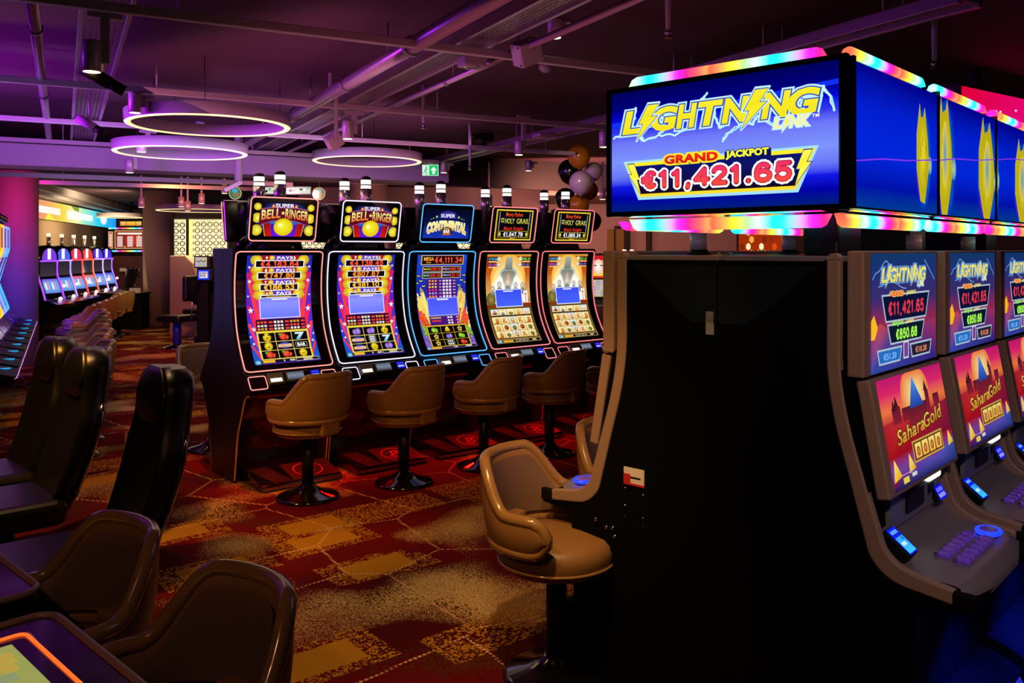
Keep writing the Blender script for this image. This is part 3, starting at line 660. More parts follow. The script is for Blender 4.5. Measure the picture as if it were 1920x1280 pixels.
def art_grail(vals):                          # plain stand-in for the film artwork: glowing arch, heads left as soft shapes
    A = Art(100, 170); rnd = random.Random(9)
    A.grad(0, 0, 100, 170, [(0, '#a83c10'), (.25, '#c85818'), (.5, '#e0b060'), (.62, '#8a3010'), (1, '#caa860')], 1)
    A.frame(0, 0, 100, 4, 1.4, '#f0b840', 2)
    A.ell(50, 52, 40, 52, '#f8b838', '#fff4c0', 1.4, 28); A.ell(50, 66, 37, 44, '#fce080', '#ffffff', 1.7, 28)
    A.poly([(13, 60), (87, 60), (90, 100), (10, 100)], ['#fff0b0', '#fff0b0', '#f8f8f0', '#f8f8f0'], 1.9); A.ell(50, 70, 34, 28, '#fffbe4', '#ffffff', 2, 24)
    A.poly([(43, 6), (57, 6), (59, 34), (66, 40), (62, 56), (54, 82), (46, 82), (38, 56), (34, 40), (41, 34)], ['#a8b0a0', '#a8b0a0', '#707a72', '#808a82', '#a8b0a8', '#f0f4ec', '#f0f4ec', '#a8b0a8', '#808a82', '#707a72'], 2.3)
    A.ell(50, 40, 20, 14, '#c8ccb8', '#5c665e', 2.2, 20); A.poly([(47, 40), (53, 40), (52, 66), (48, 66)], ['#e07850', '#e07850', '#f8e8d8', '#f8e8d8'], 2.5)
    for x, y, r, c in ((15, 72, 6, '#b09878'), (30, 64, 6.4, '#a8a8b0'), (49, 60, 7, '#d8b090'), (67, 66, 6, '#a0a8b8'), (83, 66, 6, '#b09080')):
        A.ell(x, y, r*.8, r, c, '#f4e4d0', 2.6, 14); A.poly([(x-r*1.2, y+r*3), (x-r*.7, y+r*.9), (x+r*.7, y+r*.9), (x+r*1.2, y+r*3)], ['#5c5c60', '#989898', '#989898', '#5c5c60'], 2.55)
    A.rect(84, 78, 94, 100, '#f4f0f0', l=2.7); A.rect(88.3, 79, 89.7, 100, '#e05040', l=2.8); A.rect(85, 84, 93, 85.4, '#e05040', l=2.8); A.ell(10, 92, 10, 12, '#4a5020', '#a88a40', 2.6, 14)
    for k, (x, y, c, c2) in enumerate(((2, 6, '#1860a8', '#40b8f0'), (78, 6, '#28702c', '#80e860'), (2, 18, '#601868', '#e060e0'), (78, 18, '#341c80', '#9070f8'))):
        A.rect(x, y, x+22, y+7.4, '#281404', l=2.6); A.nums('€'+vals[k], x+11, y+3.8, 4.4, 18, .9, c2, l=3); A.ell(x+(25 if x < 50 else -3), y+3.6, 5, 5, '#c8b480', '#fff4d8', 2.9, 14); A.rect(x+2, y+8, x+20, y+10, '#f4d890', l=2.8)
    A.rect(0, 100, 100, 105, '#902c10', l=2.4); A.rect(0, 99, 100, 100.2, '#f0c040', l=2.6)
    A.rect(19.5, 74, 80.5, 106, '#e8f0ff', l=3.2); A.grad(20.8, 75.3, 79.2, 104.7, [(0, '#3c50f0'), (1, '#4664ff')], 3.6); A.rect(38, 77, 60, 79, '#ffffff', l=4)
    A.rect(1, 106, 99, 163, '#6a4a14', l=2.4); A.rect(4, 108, 96, 161, '#3a2a10', l=2.7)
    for i in range(5):
        for j in range(4):
            x0, y0 = 5+i*18.1, 109+j*13; c = rnd.choice(['#fff4b8', '#f8e8a8', '#ffeeb0', '#dce8ec', '#fff0c8']); A.rect(x0, y0, x0+17.4, y0+12.4, c, '#f0d080', 3); cx, cy = x0+8.7, y0+6.2
            k = rnd.choice('KQJkmts')
            if k in 'KQJ': A.text(k, cx, cy, 7.5, '#f0b040', '#d06018', w=7, bold=.03, outs=((.03, '#5a3008'),), l=3.4)
            elif k == 'k': A.ell(cx, cy-2, 3, 3.4, '#60707c', '#c0ccd0', 3.3, 10); A.poly([(cx-5, cy+5.6), (cx-2.4, cy), (cx+2.4, cy), (cx+5, cy+5.6)], ['#384048', '#8a949c', '#8a949c', '#384048'], 3.3)
            elif k == 'm': A.ell(cx, cy, 5, 4.4, '#8c2818', '#e07848', 3.3, 12); A.ell(cx+1, cy+1, 2.6, 2, '#3a1408', '#a85028', 3.5, 8)
            elif k == 't': A.ell(cx, cy+1, 4.6, 4, '#3c4818', '#90a048', 3.3, 12); A.rect(cx-1, cy+2, cx+1, cy+5.6, '#5a3010', l=3.4)
            else: A.ring(cx, cy, 4, 4, 1.4, '#e06820', 3.3, 14)
    A.rect(3, 164, 98, 169.4, '#20180c', l=3); A.rect(14, 165, 36, 168.6, '#f0b030', l=3.4); A.ell(7, 166.8, 5, 2.8, '#3090b0', '#a0f0f0', 3.4, 12)
    for x in (46, 56, 66): A.rect(x-4, 165, x+4, 168.4, '#e8e0c0', l=3.4); A.rect(x-3, 165.4, x+3, 168, '#181008', l=3.6)
    A.text(vals[4], 84, 166.8, 3, '#fff8d8', w=9, bold=.03, l=3.6)
    return A
def top_bell():
    A = Art(100, 56); A.rect(0, 0, 100, 56, '#06040c', l=1); A.ell(50, 26, 44, 30, '#0a0a30', '#3068e8', 1.2, 32)
    for i in range(30):
        a = PI*(1+i/15); A.poly([(50, 30), (50+46*math.cos(a), 30+28*math.sin(a)), (50+46*math.cos(a+.07), 30+28*math.sin(a+.07))], ['#58b8ff', '#101c80', '#101c80'], 1.5)
    A.rect(28, 36, 72, 56, '#3a18c0', '#6a18e0', 1.7)
    for sx in (0, 1):
        X = (lambda x: x) if sx == 0 else (lambda x: 100-x)
        for y, r in ((8, 6), (26, 8), (46, 9)): A.ell(X(6), y, r, r, '#d0b000', '#ffff60', 2+.2*(y > 40), 18, .2 if sx == 0 else -.2, 0)
        A.poly([(X(17), 35), (X(28), 35), (X(31), 56), (X(20), 56)], ['#8a0c10', '#a01010', '#d81c14', '#c01810'], 2); A.line([(X(16), 36), (X(20), 56)], 1, '#f8b860', 2.2)
        A.poly([(X(26), 12), (X(32), 2), (X(38), 13)], ['#c01818', '#e03020', '#e03020'], 2); A.star(X(31), 6.4, 3, '#ffc840', 3)
    A.text('SUPER', 50, 5.5, 6.6, '#ffffff', '#e8d0f0', w=30, bold=.035, outs=((.05, '#4a1060'),), l=3)
    pts = [(11, 15), (50, 8.5), (89, 15), (91, 37), (50, 28.5), (9, 37)]
    A.poly([(10, 12), (30, 9), (50, 8), (70, 9), (90, 12), (91, 38), (70, 31), (50, 28), (30, 31), (9, 38)], '#5c0c28', 2.4); A.line([(10, 12), (30, 9), (50, 8), (70, 9), (90, 12)], .8, '#f07090', 2.6); A.line([(9, 38), (30, 31), (50, 28), (70, 31), (91, 38)], .8, '#c04080', 2.6)
    A.text('BELL', 28, 19, 15, '#ffffa0', '#f06820', w=30, bold=.03, outs=((.04, '#401008'),), l=3, slope=-2, grow=.08); A.text('RINGER', 70.5, 19.4, 15, '#ffffa0', '#f06820', w=38, bold=.03, outs=((.04, '#401008'),), l=3, slope=2, grow=.08); A.star(47.4, 17.5, 3.6, '#fff080', 3.8)
    A.ell(49.5, 40.5, 16, 14.4, '#d8b000', None, 3.2, 28); A.ell(49.5, 40.5, 15, 13.4, '#e8c800', '#ffff40', 3.5, 28, -.3, -.25); A.ell(44, 37, 3.6, 3, '#ffff80', '#ffffff', 3.8, 12)
    return A
def top_conti():
    A = Art(100, 56); A.grad(0, 0, 100, 56, [(0, '#040818'), (.5, '#081048'), (1, '#1838b8')], 1)
    for k in range(5): A.ring(50, 30, 25-k*2.5, 25-k*2.5, .35, ('#2050e0', '#1840c0', '#1030a0', '#2858e8', '#1c3cc0')[k], 1.4, 40)
    A.ell(50, 12, 20, 8, '#1a1060', '#5048c8', 1.7, 24); A.text('SUPER', 50, 13.5, 6.6, '#ffffff', '#e0d8ff', w=30, bold=.03, outs=((.04, '#4828a0'),), l=2.4)
    for x, y, r in ((26, 16, 3), (74, 16, 3), (19, 19, 1.6), (81, 19, 1.6), (14, 21, 1.1), (86, 21, 1.1)): A.star(x, y, r, '#ffe860' if r < 2 else '#b8e860', 2.2)
    A.text('CONTINENTAL', 50, 31, 15, '#ffff90', '#f0b010', w=84, bold=.03, outs=((.035, '#302008'), (.075, '#f4f0d0')), l=2, arch=7, grow=.25)
    A.ell(50, 42.5, 13, 8, '#3a2010', '#8a5020', 3.4, 20); A.text('SPECIAL', 50, 38, 3, '#ffe0a0', w=12, bold=.02, l=4); A.text('BAR', 50, 43, 6, '#ffffff', w=13, bold=.04, outs=((.03, '#301008'),), l=3.8); A.rect(42, 47, 58, 50, '#e06020', l=3.8)
    return A
def top_grail(v):
    A = Art(100, 66); A.rect(0, 0, 100, 66, '#d8b020', l=1); A.rect(3, 3, 97, 63, '#1a1408', l=1.3); A.rect(5, 4, 95, 62, '#06060c', l=1.5); A.frame(0, 0, 100, 66, 1, '#fff060', 2)
    for x in (9, 91): A.line([(x, 6), (x, 44)], 1.4, '#b8b8d0', 2)
    A.text('Monty Python', 48, 10, 9, '#ff7040', '#e03010', w=46, bold=.01, outs=((.02, '#501008'),), l=2, shear=.15)
    A.text('AND', 17, 20, 4, '#f0f080', w=9, bold=.01, l=2.4); A.text('THE', 17, 26, 4, '#f0f080', w=9, bold=.01, l=2.4)
    A.text('HOLY', 37, 24, 11.5, '#ffff98', '#d8c830', w=25, bold=0, outs=((.03, '#283808'),), l=2.4); A.text('GRAIL', 73, 24, 11.5, '#ffff98', '#d8c830', w=34, bold=0, outs=((.03, '#283808'),), l=2.4)
    A.text('Black Knight', 50, 40, 7, '#f03020', w=54, bold=.015, l=2.4, shear=.1)
    A.frame(8, 46, 92, 60, .9, '#d8b040', 2.2); A.nums('€'+v, 50, 53.2, 8.6, 52, 1.7, '#ffffff', l=2.6)
    for x in (13, 87): A.ell(x, 53, 3.6, 5, '#807010', '#ffff80', 2.6, 14)
    A.text('Mega', 50, 61.8, 3, '#f0c040', w=14, bold=.01, l=2.6)
    return A

def make_machine(label, art, top, led, dark):
    mled = mat('led_edge_'+led[1:], '#301010', .3, emit=led, es=1.35); bz = mat('bezel_'+dark[1:], dark, .1, coat=.6)
    t = thing('slot_machine', label, 'slot machine', group='lit machines of the curved bank')
    body = [(0, 0), (.10, 0), (.12, .30), (.20, .58), (.40, .635), (.455, .648), (.468, .66), (.462, .672), (.382, .775), (.37, .79)] + BZ[1:] + [(.19, 1.662), (0, 1.662)]
    MB().prism([(d-.006 if i > 4 and d > .1 else d, z) for i, (d, z) in enumerate(body)], -.335, .335).build('cabinet', 'gloss_black', t)
    side = [(0, 0), (.212, 0), (.24, .17), (.272, .341), (.335, .474), (.405, .615), (.46, .648), (.474, .66), (.462, .685), (.385, .785)] + [(d-.003, z) for d, z in BZ[1:-1]] + [(.2, 1.64), (.18, 1.664), (0, 1.664)]
    for sx in (-1, 1):
        sp = MB().prism(side, sx*.335 if sx < 0 else .335, sx*.357, smooth=False).build('side_panel', 'side_maroon', t)
        MB().tube([(sx*.352, -d, z) for d, z in cat([(.216, .02), (.243, .17), (.275, .341), (.338, .474), (.408, .615), (.468, .648)], 4)], .006, 6).build('edge_trim', 'gold_trim', sp)
        if sx < 0:
            for k in range(3): MB().box(-.3585, -.3565, -.08, -.05, .30+k*.045, .308+k*.045).build('vent_slot', 'steel', sp)
    # curved glass and its lit edge
    f = bezmap(.69); W_, H_ = .69, .92
    A = Art(W_, H_); A.poly(dens(rrect(.0, .0, W_, H_, .045), .05), '#000000', 1)
    b = A.build('bezel', f, t, cuts=16, eps=.002); b.data.materials.clear(); b.data.materials.append(bz)
    edge_led('led_frame', f, W_, H_, .04, .008, .008, W_-.008, H_-.008, .008, .0045, mled, b, .05)
    sf = bezmap(.505, .055, .925); art.build('screen', lambda u, v, h: sf(u, v, h+.0032), t, cuts=22, eps=.0008)
    # deck
    dk = MB(); dk.slab(deckmap, .0, .0, 1, 1, -.004, .004); dk = dk.build('button_deck', 'gloss_black', t)
    for u0, u1 in ((.02, .20), (.82, .98)):
        pl = MB(); pl.slab(deckmap, u0, .12, u1, .9, .004, .008); pl.build('side_pad', bz, dk)
        edge_led('pad_led', lambda u, v, h: deckmap(u0+(u1-u0)*u, .12+.78*v, h), .18, .13, .02, 0, 0, .18, .13, .010, .0035, mled, dk, .05)
    mb = MB(); mb.slab(deckmap, .22, .08, .38, .70, .004, .03); ba = mb.build('bill_acceptor', 'grey_plastic', dk)
    mb = MB(); mb.slab(deckmap, .235, .42, .355, .62, .03, .034); mb.build('bill_slot', 'white_light', ba)
    mb = MB(); mb.slab(deckmap, .42, .06, .62, .60, .004, .02); mb.build('ticket_printer', 'grey_plastic', dk)
    A = Art(100, 60); A.grad(0, 0, 100, 60, [(0, '#5a6478'), (.5, '#7a8698'), (1, '#3a4050')], 1)
    A.build('printer_display', lambda u, v, h: deckmap(.43+.18*u, .1+.44*v, .021+h), dk)
    mb = MB(); mb.slab(deckmap, .68, .04, .80, .62, .004, .022); cr = mb.build('card_reader', 'satin_black', dk)
    A = Art(100, 80); A.rect(0, 0, 100, 80, '#1418c0', l=1); A.rect(10, 10, 90, 24, '#3a48ff', l=1.5); A.rect(10, 40, 90, 62, '#8aa0ff', l=1.5); A.rect(12, 46, 70, 54, '#e8f0ff', l=2)
    A.build('card_display', lambda u, v, h: deckmap(.69+.10*u, .1+.46*v, .023+h), cr)
    # footrest with ring emblem, lit by a red lamp under the deck
    fr = MB().prism([(.10, 0), (.56, 0), (.585, .015), (.575, .045), (.30, .105), (.10, .105)], -.30, .30).build('footrest', 'gloss_black', t, bev=.006)
    fm = planemap((-.30, -.30, .1055), (.60, 0, 0), (0, -.275, -.06), (0, -.21, .97))
    A = Art(60, 28)
    for k in range(9): A.line([(1+k*1.5, 1), (1+k*1.5+10, 27)], .5, '#302624', 1)
    A.rect(24, 1, 59, 27, '#1c1012', l=1.0); A.ring(40, 14, 11, 10, .9, '#b03038', 1.6); A.text('B', 40, 14, 12, '#b03038', w=8, bold=.0, l=1.6, shear=.2); A.line([(33, 18), (47, 10)], .8, '#b03038', 1.8)
    e = A.build('emblem', fm, fr, m='print')
    MB().box(-.30, .30, -.592, -.58, .012, .03).build('front_edge', 'steel', fr)
    MB().cyl((.0, -.108, .2), (.0, -.125, .2), .012, 12).build('lock', 'chrome', t)
    MB().box(-.2, .2, -.27, -.22, .592, .604).build('foot_lamp', mat('red_lamp', '#400000', .4, emit='#ff2018', es=.06), t)
    spot('foot_beam', (-.05, -.30, .575), (.0, -.40, 0), 20.0, '#ff0c08', 125, .7, .04, t)
    # topper
    tb = MB().prism([(TPT[0], TPT[1]), (TPB[0], TPB[1]), (TPB[0]-.05, TPB[1]-.004), (TPT[0]-.06, TPT[1]-.008)], -TPX, TPX).build('topper', bz, t, bev=.012)
    edge_led('topper_led', topmap, .524, .326, .03, .004, .004, .52, .322, .006, .0045, mled, tb, .05)
    k = .115 if top.h == 56 else .08
    top.build('topper_screen', lambda u, v, h: topmap((.055 if k > .1 else .10)+(.89 if k > .1 else .80)*u, k+(1-2*k)*v, h+.003), tb)
    MB().prism([(-.0, 1.66), (.19, 1.66), (.17, 1.74), (.225, 1.79), (.20, 1.87), (.05, 1.80), (.0, 1.72)], -.10, .10).build('topper_arm', 'satin_black', t)
    A2 = MB(); A2.tube([(-.19, -.10, 1.66), (-.15, -.12, 1.72), (-.06, -.13, 1.755), (.06, -.13, 1.755), (.15, -.12, 1.72), (.19, -.10, 1.66)], .035, 10); A2.build('arch', 'gloss_black', t)
    lp = MB().lathe([(.036, 1.66), (.036, 2.03), (.045, 2.04), (.045, 2.135)], 20, Matrix.Translation((.03, -.12, 0))).build('signal_lamp', 'silver_lamp', t)
    MB().lathe([(.04, 2.135), (.04, 2.212)], 20, Matrix.Translation((.03, -.12, 0))).build('lamp_light', 'white_light', lp)
    MB().lathe([(.043, 2.166), (.043, 2.174)], 20, Matrix.Translation((.03, -.12, 0))).build('lamp_band', 'satin_black', lp)
    MB().lathe([(.044, 2.13), (.044, 2.14)], 20, Matrix.Translation((.03, -.12, 0))).build('lamp_band', 'satin_black', lp)
    MB().lathe([(.043, 2.21), (.035, 2.232), (.01, 2.242)], 20, Matrix.Translation((.03, -.12, 0))).build('lamp_cap', 'satin_black', lp)
    return t
MACH = []
specs = [('black machine with red-lit edge showing 4,183.64, leftmost of the lit bank', art_bell(['4,183.64', '747.80', '186.53'], 'c s 7 c w b s s c'.split()), top_bell(), '#ff9c90', '#160506'),
 ('black machine with white-lit edge showing a jackpot of 4,138.45', art_bell(['4,138.45', '807.67', '381.10'], 'p p c w 3b 7 w c p'.split()), top_bell(), '#f0e4ff', '#07060f'),
 ('black machine with blue-lit edge under a blue topper', art_conti(), top_conti(), '#58b4ff', '#040818'),
 ('black machine with pink-lit edge whose topper shows 1,047.79', art_grail(['179.08', '96.10', '21.00', '5.81', '9029']), top_grail('1,047.79'), '#ff8890', '#150407'),
 ('black machine with pink-lit edge whose topper shows 1,065.34, right end of the bank', art_grail(['188.50', '51.41', '20.60', '5.01', '247']), top_grail('1,065.34'), '#ff7c80', '#150407')]
for k, (lb, a, tp, led, dk) in enumerate(specs):
    m = make_machine(lb, a, tp, led, dk); p = OA + RA*(.03+PITCH*(k+.5)) ; m.location = p; m.rotation_euler = (0, 0, THA); MACH.append(m)
ORD = ['leftmost', 'second', 'third', 'fourth', 'rightmost']
for k in range(5):
    p = OA + RA*(.03+PITCH*(k+.5)) + NA*-.003
    dup(MACH[0 if k < 2 else 3], p, THA+PI, 'black machine facing away, back to back with the %s front machine' % ORD[k], 'machines on the rear side of the curved bank')
names = ['the machine showing 4,183.64', 'the white-edged machine', 'the blue-edged machine', 'the machine showing 1,047.79', 'the machine showing 1,065.34']
for k, (px, py, ang) in enumerate(((577, 932, 9), (757, 905, 11), (907, 874, 16), (1030, 850, 18))):
    p = G(px, py); fa = math.atan2(-NA.y, -NA.x) + math.radians(ang); stool(p, fa, 'tan leather stool with its back to us before '+names[k], 'tan stools along the front of the curved bank')
p = G(1148, 832); stool(p, math.atan2(-NA.y, -NA.x)+.2, 'tan stool before '+names[4]+', partly behind the near black cabinet', 'tan stools along the front of the curved bank')
for k, (x, d) in enumerate(((.30, -.92), (1.02, -.95))):
    p = OA+RA*x-NA*-d*1; p = OA + RA*x + NA*d; stool(p, math.atan2(NA.y, NA.x)+.25, ['tan stool peeking out behind the left end of the curved bank', 'tan stool hidden on the rear side of the curved bank'][k], 'tan stools on the rear side of the curved bank')
    if k == 0: break

# ================================================================ BLOCK OF MACHINES UNDER THE JACKPOT SIGN
AB = math.radians(43.2)
BB = Vector((math.sin(AB), math.cos(AB), 0)); MM = Vector((math.cos(AB), -math.sin(AB), 0)); THB = PI/2-AB
OB = BB*2.6 + MM*-1.47
def WB(x, d, z=0): return OB + BB*x + MM*d + Vector((0, 0, z))
BP = .786
LINKBOLT = [(5.6, 0), (9.4, 0), (5.9, 5.4), (8.0, 5.4), (0, 14.6), (3.0, 7.6), (1.4, 7.6)]
def bolt(A, x, y, sx, sy, c, c2, outs, l):
    p = [(x+(a-4.7)*sx, y+b_*sy) for a, b_ in [(5.6, 0), (10.8, 0), (7.2, 5.2), (10.2, 5.2), (0.2, 14.8), (3.2, 7.9), (1.0, 7.9)]]
    cx, cy = x+.4*sx, y+6.6*sy
    for k, (g, oc) in enumerate(outs):
        q = []
        for (px, py) in p:
            d = math.hypot(px-cx, py-cy) or 1; q.append((px+(px-cx)/d*g, py+(py-cy)/d*g))
        for a in ((0, 1, 2, 6), (6, 2, 3, 5), (5, 3, 4)): A.poly([q[i] for i in a], oc, l+k*.4)
        for i in range(7): A.line([q[i], q[(i+1) % 7]], g*.7, oc, l+k*.4)
    for a in ((0, 1, 2, 6), (6, 2, 3, 5), (5, 3, 4)): A.poly([p[i] for i in a], [c]*2+[c2]*(len(a)-2), l+len(outs)*.4)
def zig(A, pts, t, c, l, rnd, k=5, amp=1.0):
    o = []
    for (x0, y0), (x1, y1) in zip(pts, pts[1:]):
        for i in range(k): o.append((x0+(x1-x0)*i/k+rnd.uniform(-amp, amp)*(i > 0), y0+(y1-y0)*i/k+rnd.uniform(-amp, amp)*(i > 0)))
    o.append(pts[-1]); A.line(o, t, c, l)
def logo(A, x0, y0, sc, c='#fff030', c2='#f8e820', edge='#c8f4ff', ink='#2c50b8', l=3):
    O = ((.085, edge), (.035, ink))
    T = lambda t, cx, w_, cy=13.8: A.text(t, x0+cx*sc, y0+cy*sc, 9.8*sc, c, c2, w=w_*sc, bold=.045, outs=O, l=l, shear=.18)
    T('L', 10.4, 7.6); T('G', 27, 11.4); T('H', 37.6, 8.6); T('T', 48.6, 9.6); T('N', 59.4, 10.4); T('N', 76.2, 10.6); T('G', 87, 11)
    bolt(A, x0+18*sc, y0+7.3*sc, 1.0*sc, 1.0*sc, c, c2, ((1.0*sc, edge), (.35*sc, ink)), l+2); bolt(A, x0+67*sc, y0+7.1*sc, 1.02*sc, 1.0*sc, c, c2, ((1.0*sc, edge), (.35*sc, ink)), l+2)
    A.text('L', x0+77*sc, y0+21.3*sc, 4.2*sc, '#fff8a0', w=2.8*sc, bold=.04, outs=((.09, edge),), l=l+1, shear=.18); A.text('NK', x0+85.4*sc, y0+21.3*sc, 4.2*sc, '#fff8a0', w=7*sc, bold=.04, outs=((.09, edge),), l=l+1, shear=.18)
    bolt(A, x0+80.4*sc, y0+19*sc, .36*sc, .40*sc, '#fff8a0', '#fff060', ((.5*sc, edge),), l+1.6)
def plaque(A, x0, y0, x1, y1, ins, l=2):
    A.poly([(x0-1.2, y0-.9), (x1+1.2, y0-.9), (x1-ins+.8, y1+1.2), (x0+ins-.8, y1+1.2)], '#a8e4ff', l)
    A.poly([(x0, y0), (x1, y0), (x1-ins, y1), (x0+ins, y1)], '#202860', l+.3)
    A.poly([(x0, y0), (x1, y0), (x1-ins, y1), (x0+ins, y1)], ['#fff030', '#fff030', '#ffe030', '#ffe030'], l+.6)
    A.poly([(x0+3.6, y0+1.6), (x1-3.6, y0+1.6), (x1-ins-.6, y1-1.4), (x0+ins+.6, y1-1.4)], ['#0a1470', '#0a1470', '#150618', '#150618'], l+.9)
def sign_front():
    A = Art(100, 55); rnd = random.Random(4)
    A.grad(0, 0, 100, 55, [(0, '#00005a'), (.14, '#000080'), (.24, '#0008d8'), (.33, '#3038f0'), (.42, '#7078fa'), (.58, '#7e96ff'), (.70, '#6a78fa'), (.78, '#1018e8'), (.88, '#0000a8'), (1, '#002070')], 1)
    A.poly([(0, 13.5), (30, 12.5), (60, 10), (100, 7), (100, 9), (60, 12), (30, 14), (0, 16)], '#1030f4', 1.5)
    for pts in ([(1, 20.6), (6, 19)], [(13, 19), (17, 23), (24, 21), (32, 22), (41, 18)], [(24, 21), (28, 18.5)], [(44, 9), (47, 5.4)], [(50, 13), (51.5, 18), (53, 21), (54.4, 18.6)], [(62, 20), (56, 23.4), (54, 26.6)], [(63, 19.6), (67, 21), (69, 17.6), (76, 23)], [(92.5, 14), (94.5, 9), (96, 12), (98.4, 19)], [(11.5, 13.5), (12.2, 10), (12.6, 7.5)], [(17, 23), (14.6, 21)]):
        zig(A, pts, .9, '#9ae8ff', 2, rnd, 4, .7); zig(A, pts, .35, '#f0ffff', 2.3, random.Random(len(pts)), 4, .7)
    logo(A, 0, 0, 1.0)
    A.text('TM', 91.6, 20, 1.3, '#ffffff', w=2.6, bold=.02, l=4)
    plaque(A, 7.4, 32.4, 91.6, 48, 7.4, 2.4)
    bolt(A, 12.4, 33, -.62, .9, '#ffff60', '#fff020', ((.35, '#203080'),), 3.6); bolt(A, 86.6, 33, .62, .9, '#ffff60', '#fff020', ((.35, '#203080'),), 3.6)
    A.text('GRAND', 39.5, 32.2, 3.4, '#f83018', '#d81810', w=24, bold=.06, outs=((.15, '#ffec30'),), l=4)
    A.rect(54.8, 31.0, 74.4, 34.6, '#0c1060', l=3.4); A.text('JACKPOT', 64.4, 32, 2.7, '#ffff40', w=17.6, bold=.055, outs=((.08, '#101060'),), l=4)
    A.nums('€11,421.65', 49.4, 40.5, 7.0, 66, 1.7, '#f4306c', '#ff4a38', outs=((1.15, '#ffffff'), (.3, '#a81828')), l=4)
    return A
def sign_side(k):
    A = Art(100, 56); rnd = random.Random(20+k)
    A.grad(0, 0, 100, 56, [(0, '#00008c'), (.3, '#0020d8'), (.6, '#0028e4'), (.85, '#0010b0'), (1, '#003c98')], 1)
    spots_ = [[(80, 30, 8.5, 22)], [(10, 29, 12, 29), (84, 31, 16, 28)], [(-2, 30, 6, 26), (60, 32, 17, 25)], [(20, 28, 12, 26), (80, 30, 12, 24)]][k]
    for cx, cy, rx, ry in spots_:             # streaked golden swirls
        A.ell(cx+1, cy+2, rx*1.25, ry*1.04, '#0030c8', '#20a080', 1.4, 24); A.ell(cx-rx*.2, cy+ry*.45, rx*.8, ry*.5, '#1018c8', '#d01880', 1.5, 20)
        A.poly([(cx-rx, cy-ry*.4), (cx-rx*.5, cy-ry*1.05), (cx-rx*.2, cy-ry*.55), (cx+rx*.3, cy-ry), (cx+rx*.8, cy-ry*.3), (cx+rx, cy+ry*.2), (cx+rx*.3, cy+ry), (cx-rx*.4, cy+ry*.95), (cx-rx, cy+ry*.3)], '#c8b818', 2)
        A.ell(cx, cy, rx*.8, ry*.8, '#c0b010', '#f0e030', 2.2, 20)
        for i in range(8):
            x = cx+rnd.uniform(-.6, .6)*rx; y = cy+rnd.uniform(-.6, .5)*ry; A.line([(x, y), (x+rnd.uniform(-1, 1), y+4)], .5, '#8a6a10', 2.5)
        if rx > 10: A.ell(cx, cy-2, rx*.38, ry*.55, '#e8d040', '#40a0c0', 2.6, 18)
        A.ell(cx+rx*1.15, cy+4, rx*.35, ry*.2, '#2080d0', '#c0e080', 2, 12)
    y0 = 38-8*k; A.line([(0, y0+.6), (30, y0-2.4), (60, y0-4), (100, y0-7.4)], .55, '#8838f0', 3)
    return A
RAIN = ['#ff5040', '#ff9050', '#ffd820', '#a0f080', '#c8ece0', '#20e8f8', '#20d8ff', '#b0b8ff', '#f020f0', '#ff2080', '#ff5858', '#ffa050']
def rain(t): t = t % 1.0; x = t*(len(RAIN)-1); i = int(x); return lerp(lin(RAIN[i]), lin(RAIN[min(len(RAIN)-1, i+1)]), x-i)
def led_bar(name, mp, L, parent, lo, hi, ph=0.0, up=True, sc=1.0):
    """a light tube with turned-in ends: mp(x along, out, z) in metres"""
    b = bmesh.new(); cl = b.verts.layers.float_color.new('Col'); n = 48; rings = []
    for i in range(n+1):
        t = i/n; e = min(t, 1-t)*L; k = min(1, e/.035); k = math.sqrt(1-(1-k)**2) if k < 1 else 1
        z0 = lo if up else hi-(hi-lo)*max(.02, k); z1 = lo+(hi-lo)*max(.02, k) if up else hi
        ring = []
        for a in range(10):
            th = 2*PI*a/10; ring.append(mp(t*L, .016*math.cos(th), (z0+z1)/2+(z1-z0)/2*math.copysign(abs(math.sin(th))**.6, math.sin(th))))
        vs = []
        for p in ring:
            v = b.verts.new(p); v[cl] = (*rain(ph+t*1.55*sc), 1); vs.append(v)
        rings.append(vs)
    for r0, r1 in zip(rings, rings[1:]):
        for i in range(10): f = b.faces.new((r0[i], r0[(i+1) % 10], r1[(i+1) % 10], r1[i])); f.smooth = True
    me = bpy.data.meshes.new(name); b.to_mesh(me); b.free(); me.materials.append(M['led_bar'])
    o = bpy.data.objects.new(name, me); COL.objects.link(o); o.parent = parent; return o
SG = thing('jackpot_sign', 'big four-sided jackpot display above the near black machines, rainbow light bars along its edges', 'sign', OB, THB)
SX0, SX1, SY0, SY1, SZ0, SZ1 = -.03, 3.28, -.455, .455, 1.778, 2.245
MB().box(SX0+.012, SX1, SY0+.012, SY1-.012, SZ0, SZ1, bev=.008).build('housing', 'gloss_black', SG)
sign_front().build('front_screen', planemap((SX0, .43, 2.232), (0, -.855, 0), (0, 0, -.446), (-1, 0, 0)), SG, 'screen_glossy', eps=.0005)
for sy, nm in ((1, 'bezel_strip'), (-1, 'bezel_strip')):
    MB().box(SX0-.006, SX0+.02, sy*.452-.02*(sy > 0), sy*.452+.02*(sy < 0), SZ0, SZ1).build(nm, 'gloss_black', SG)
MB().box(SX0-.006, SX0+.02, -.45, .45, SZ1-.012, SZ1+.004).build('bezel_strip', 'gloss_black', SG); MB().box(SX0-.006, SX0+.02, -.45, .45, SZ0-.004, SZ0+.014).build('bezel_strip', 'gloss_black', SG)
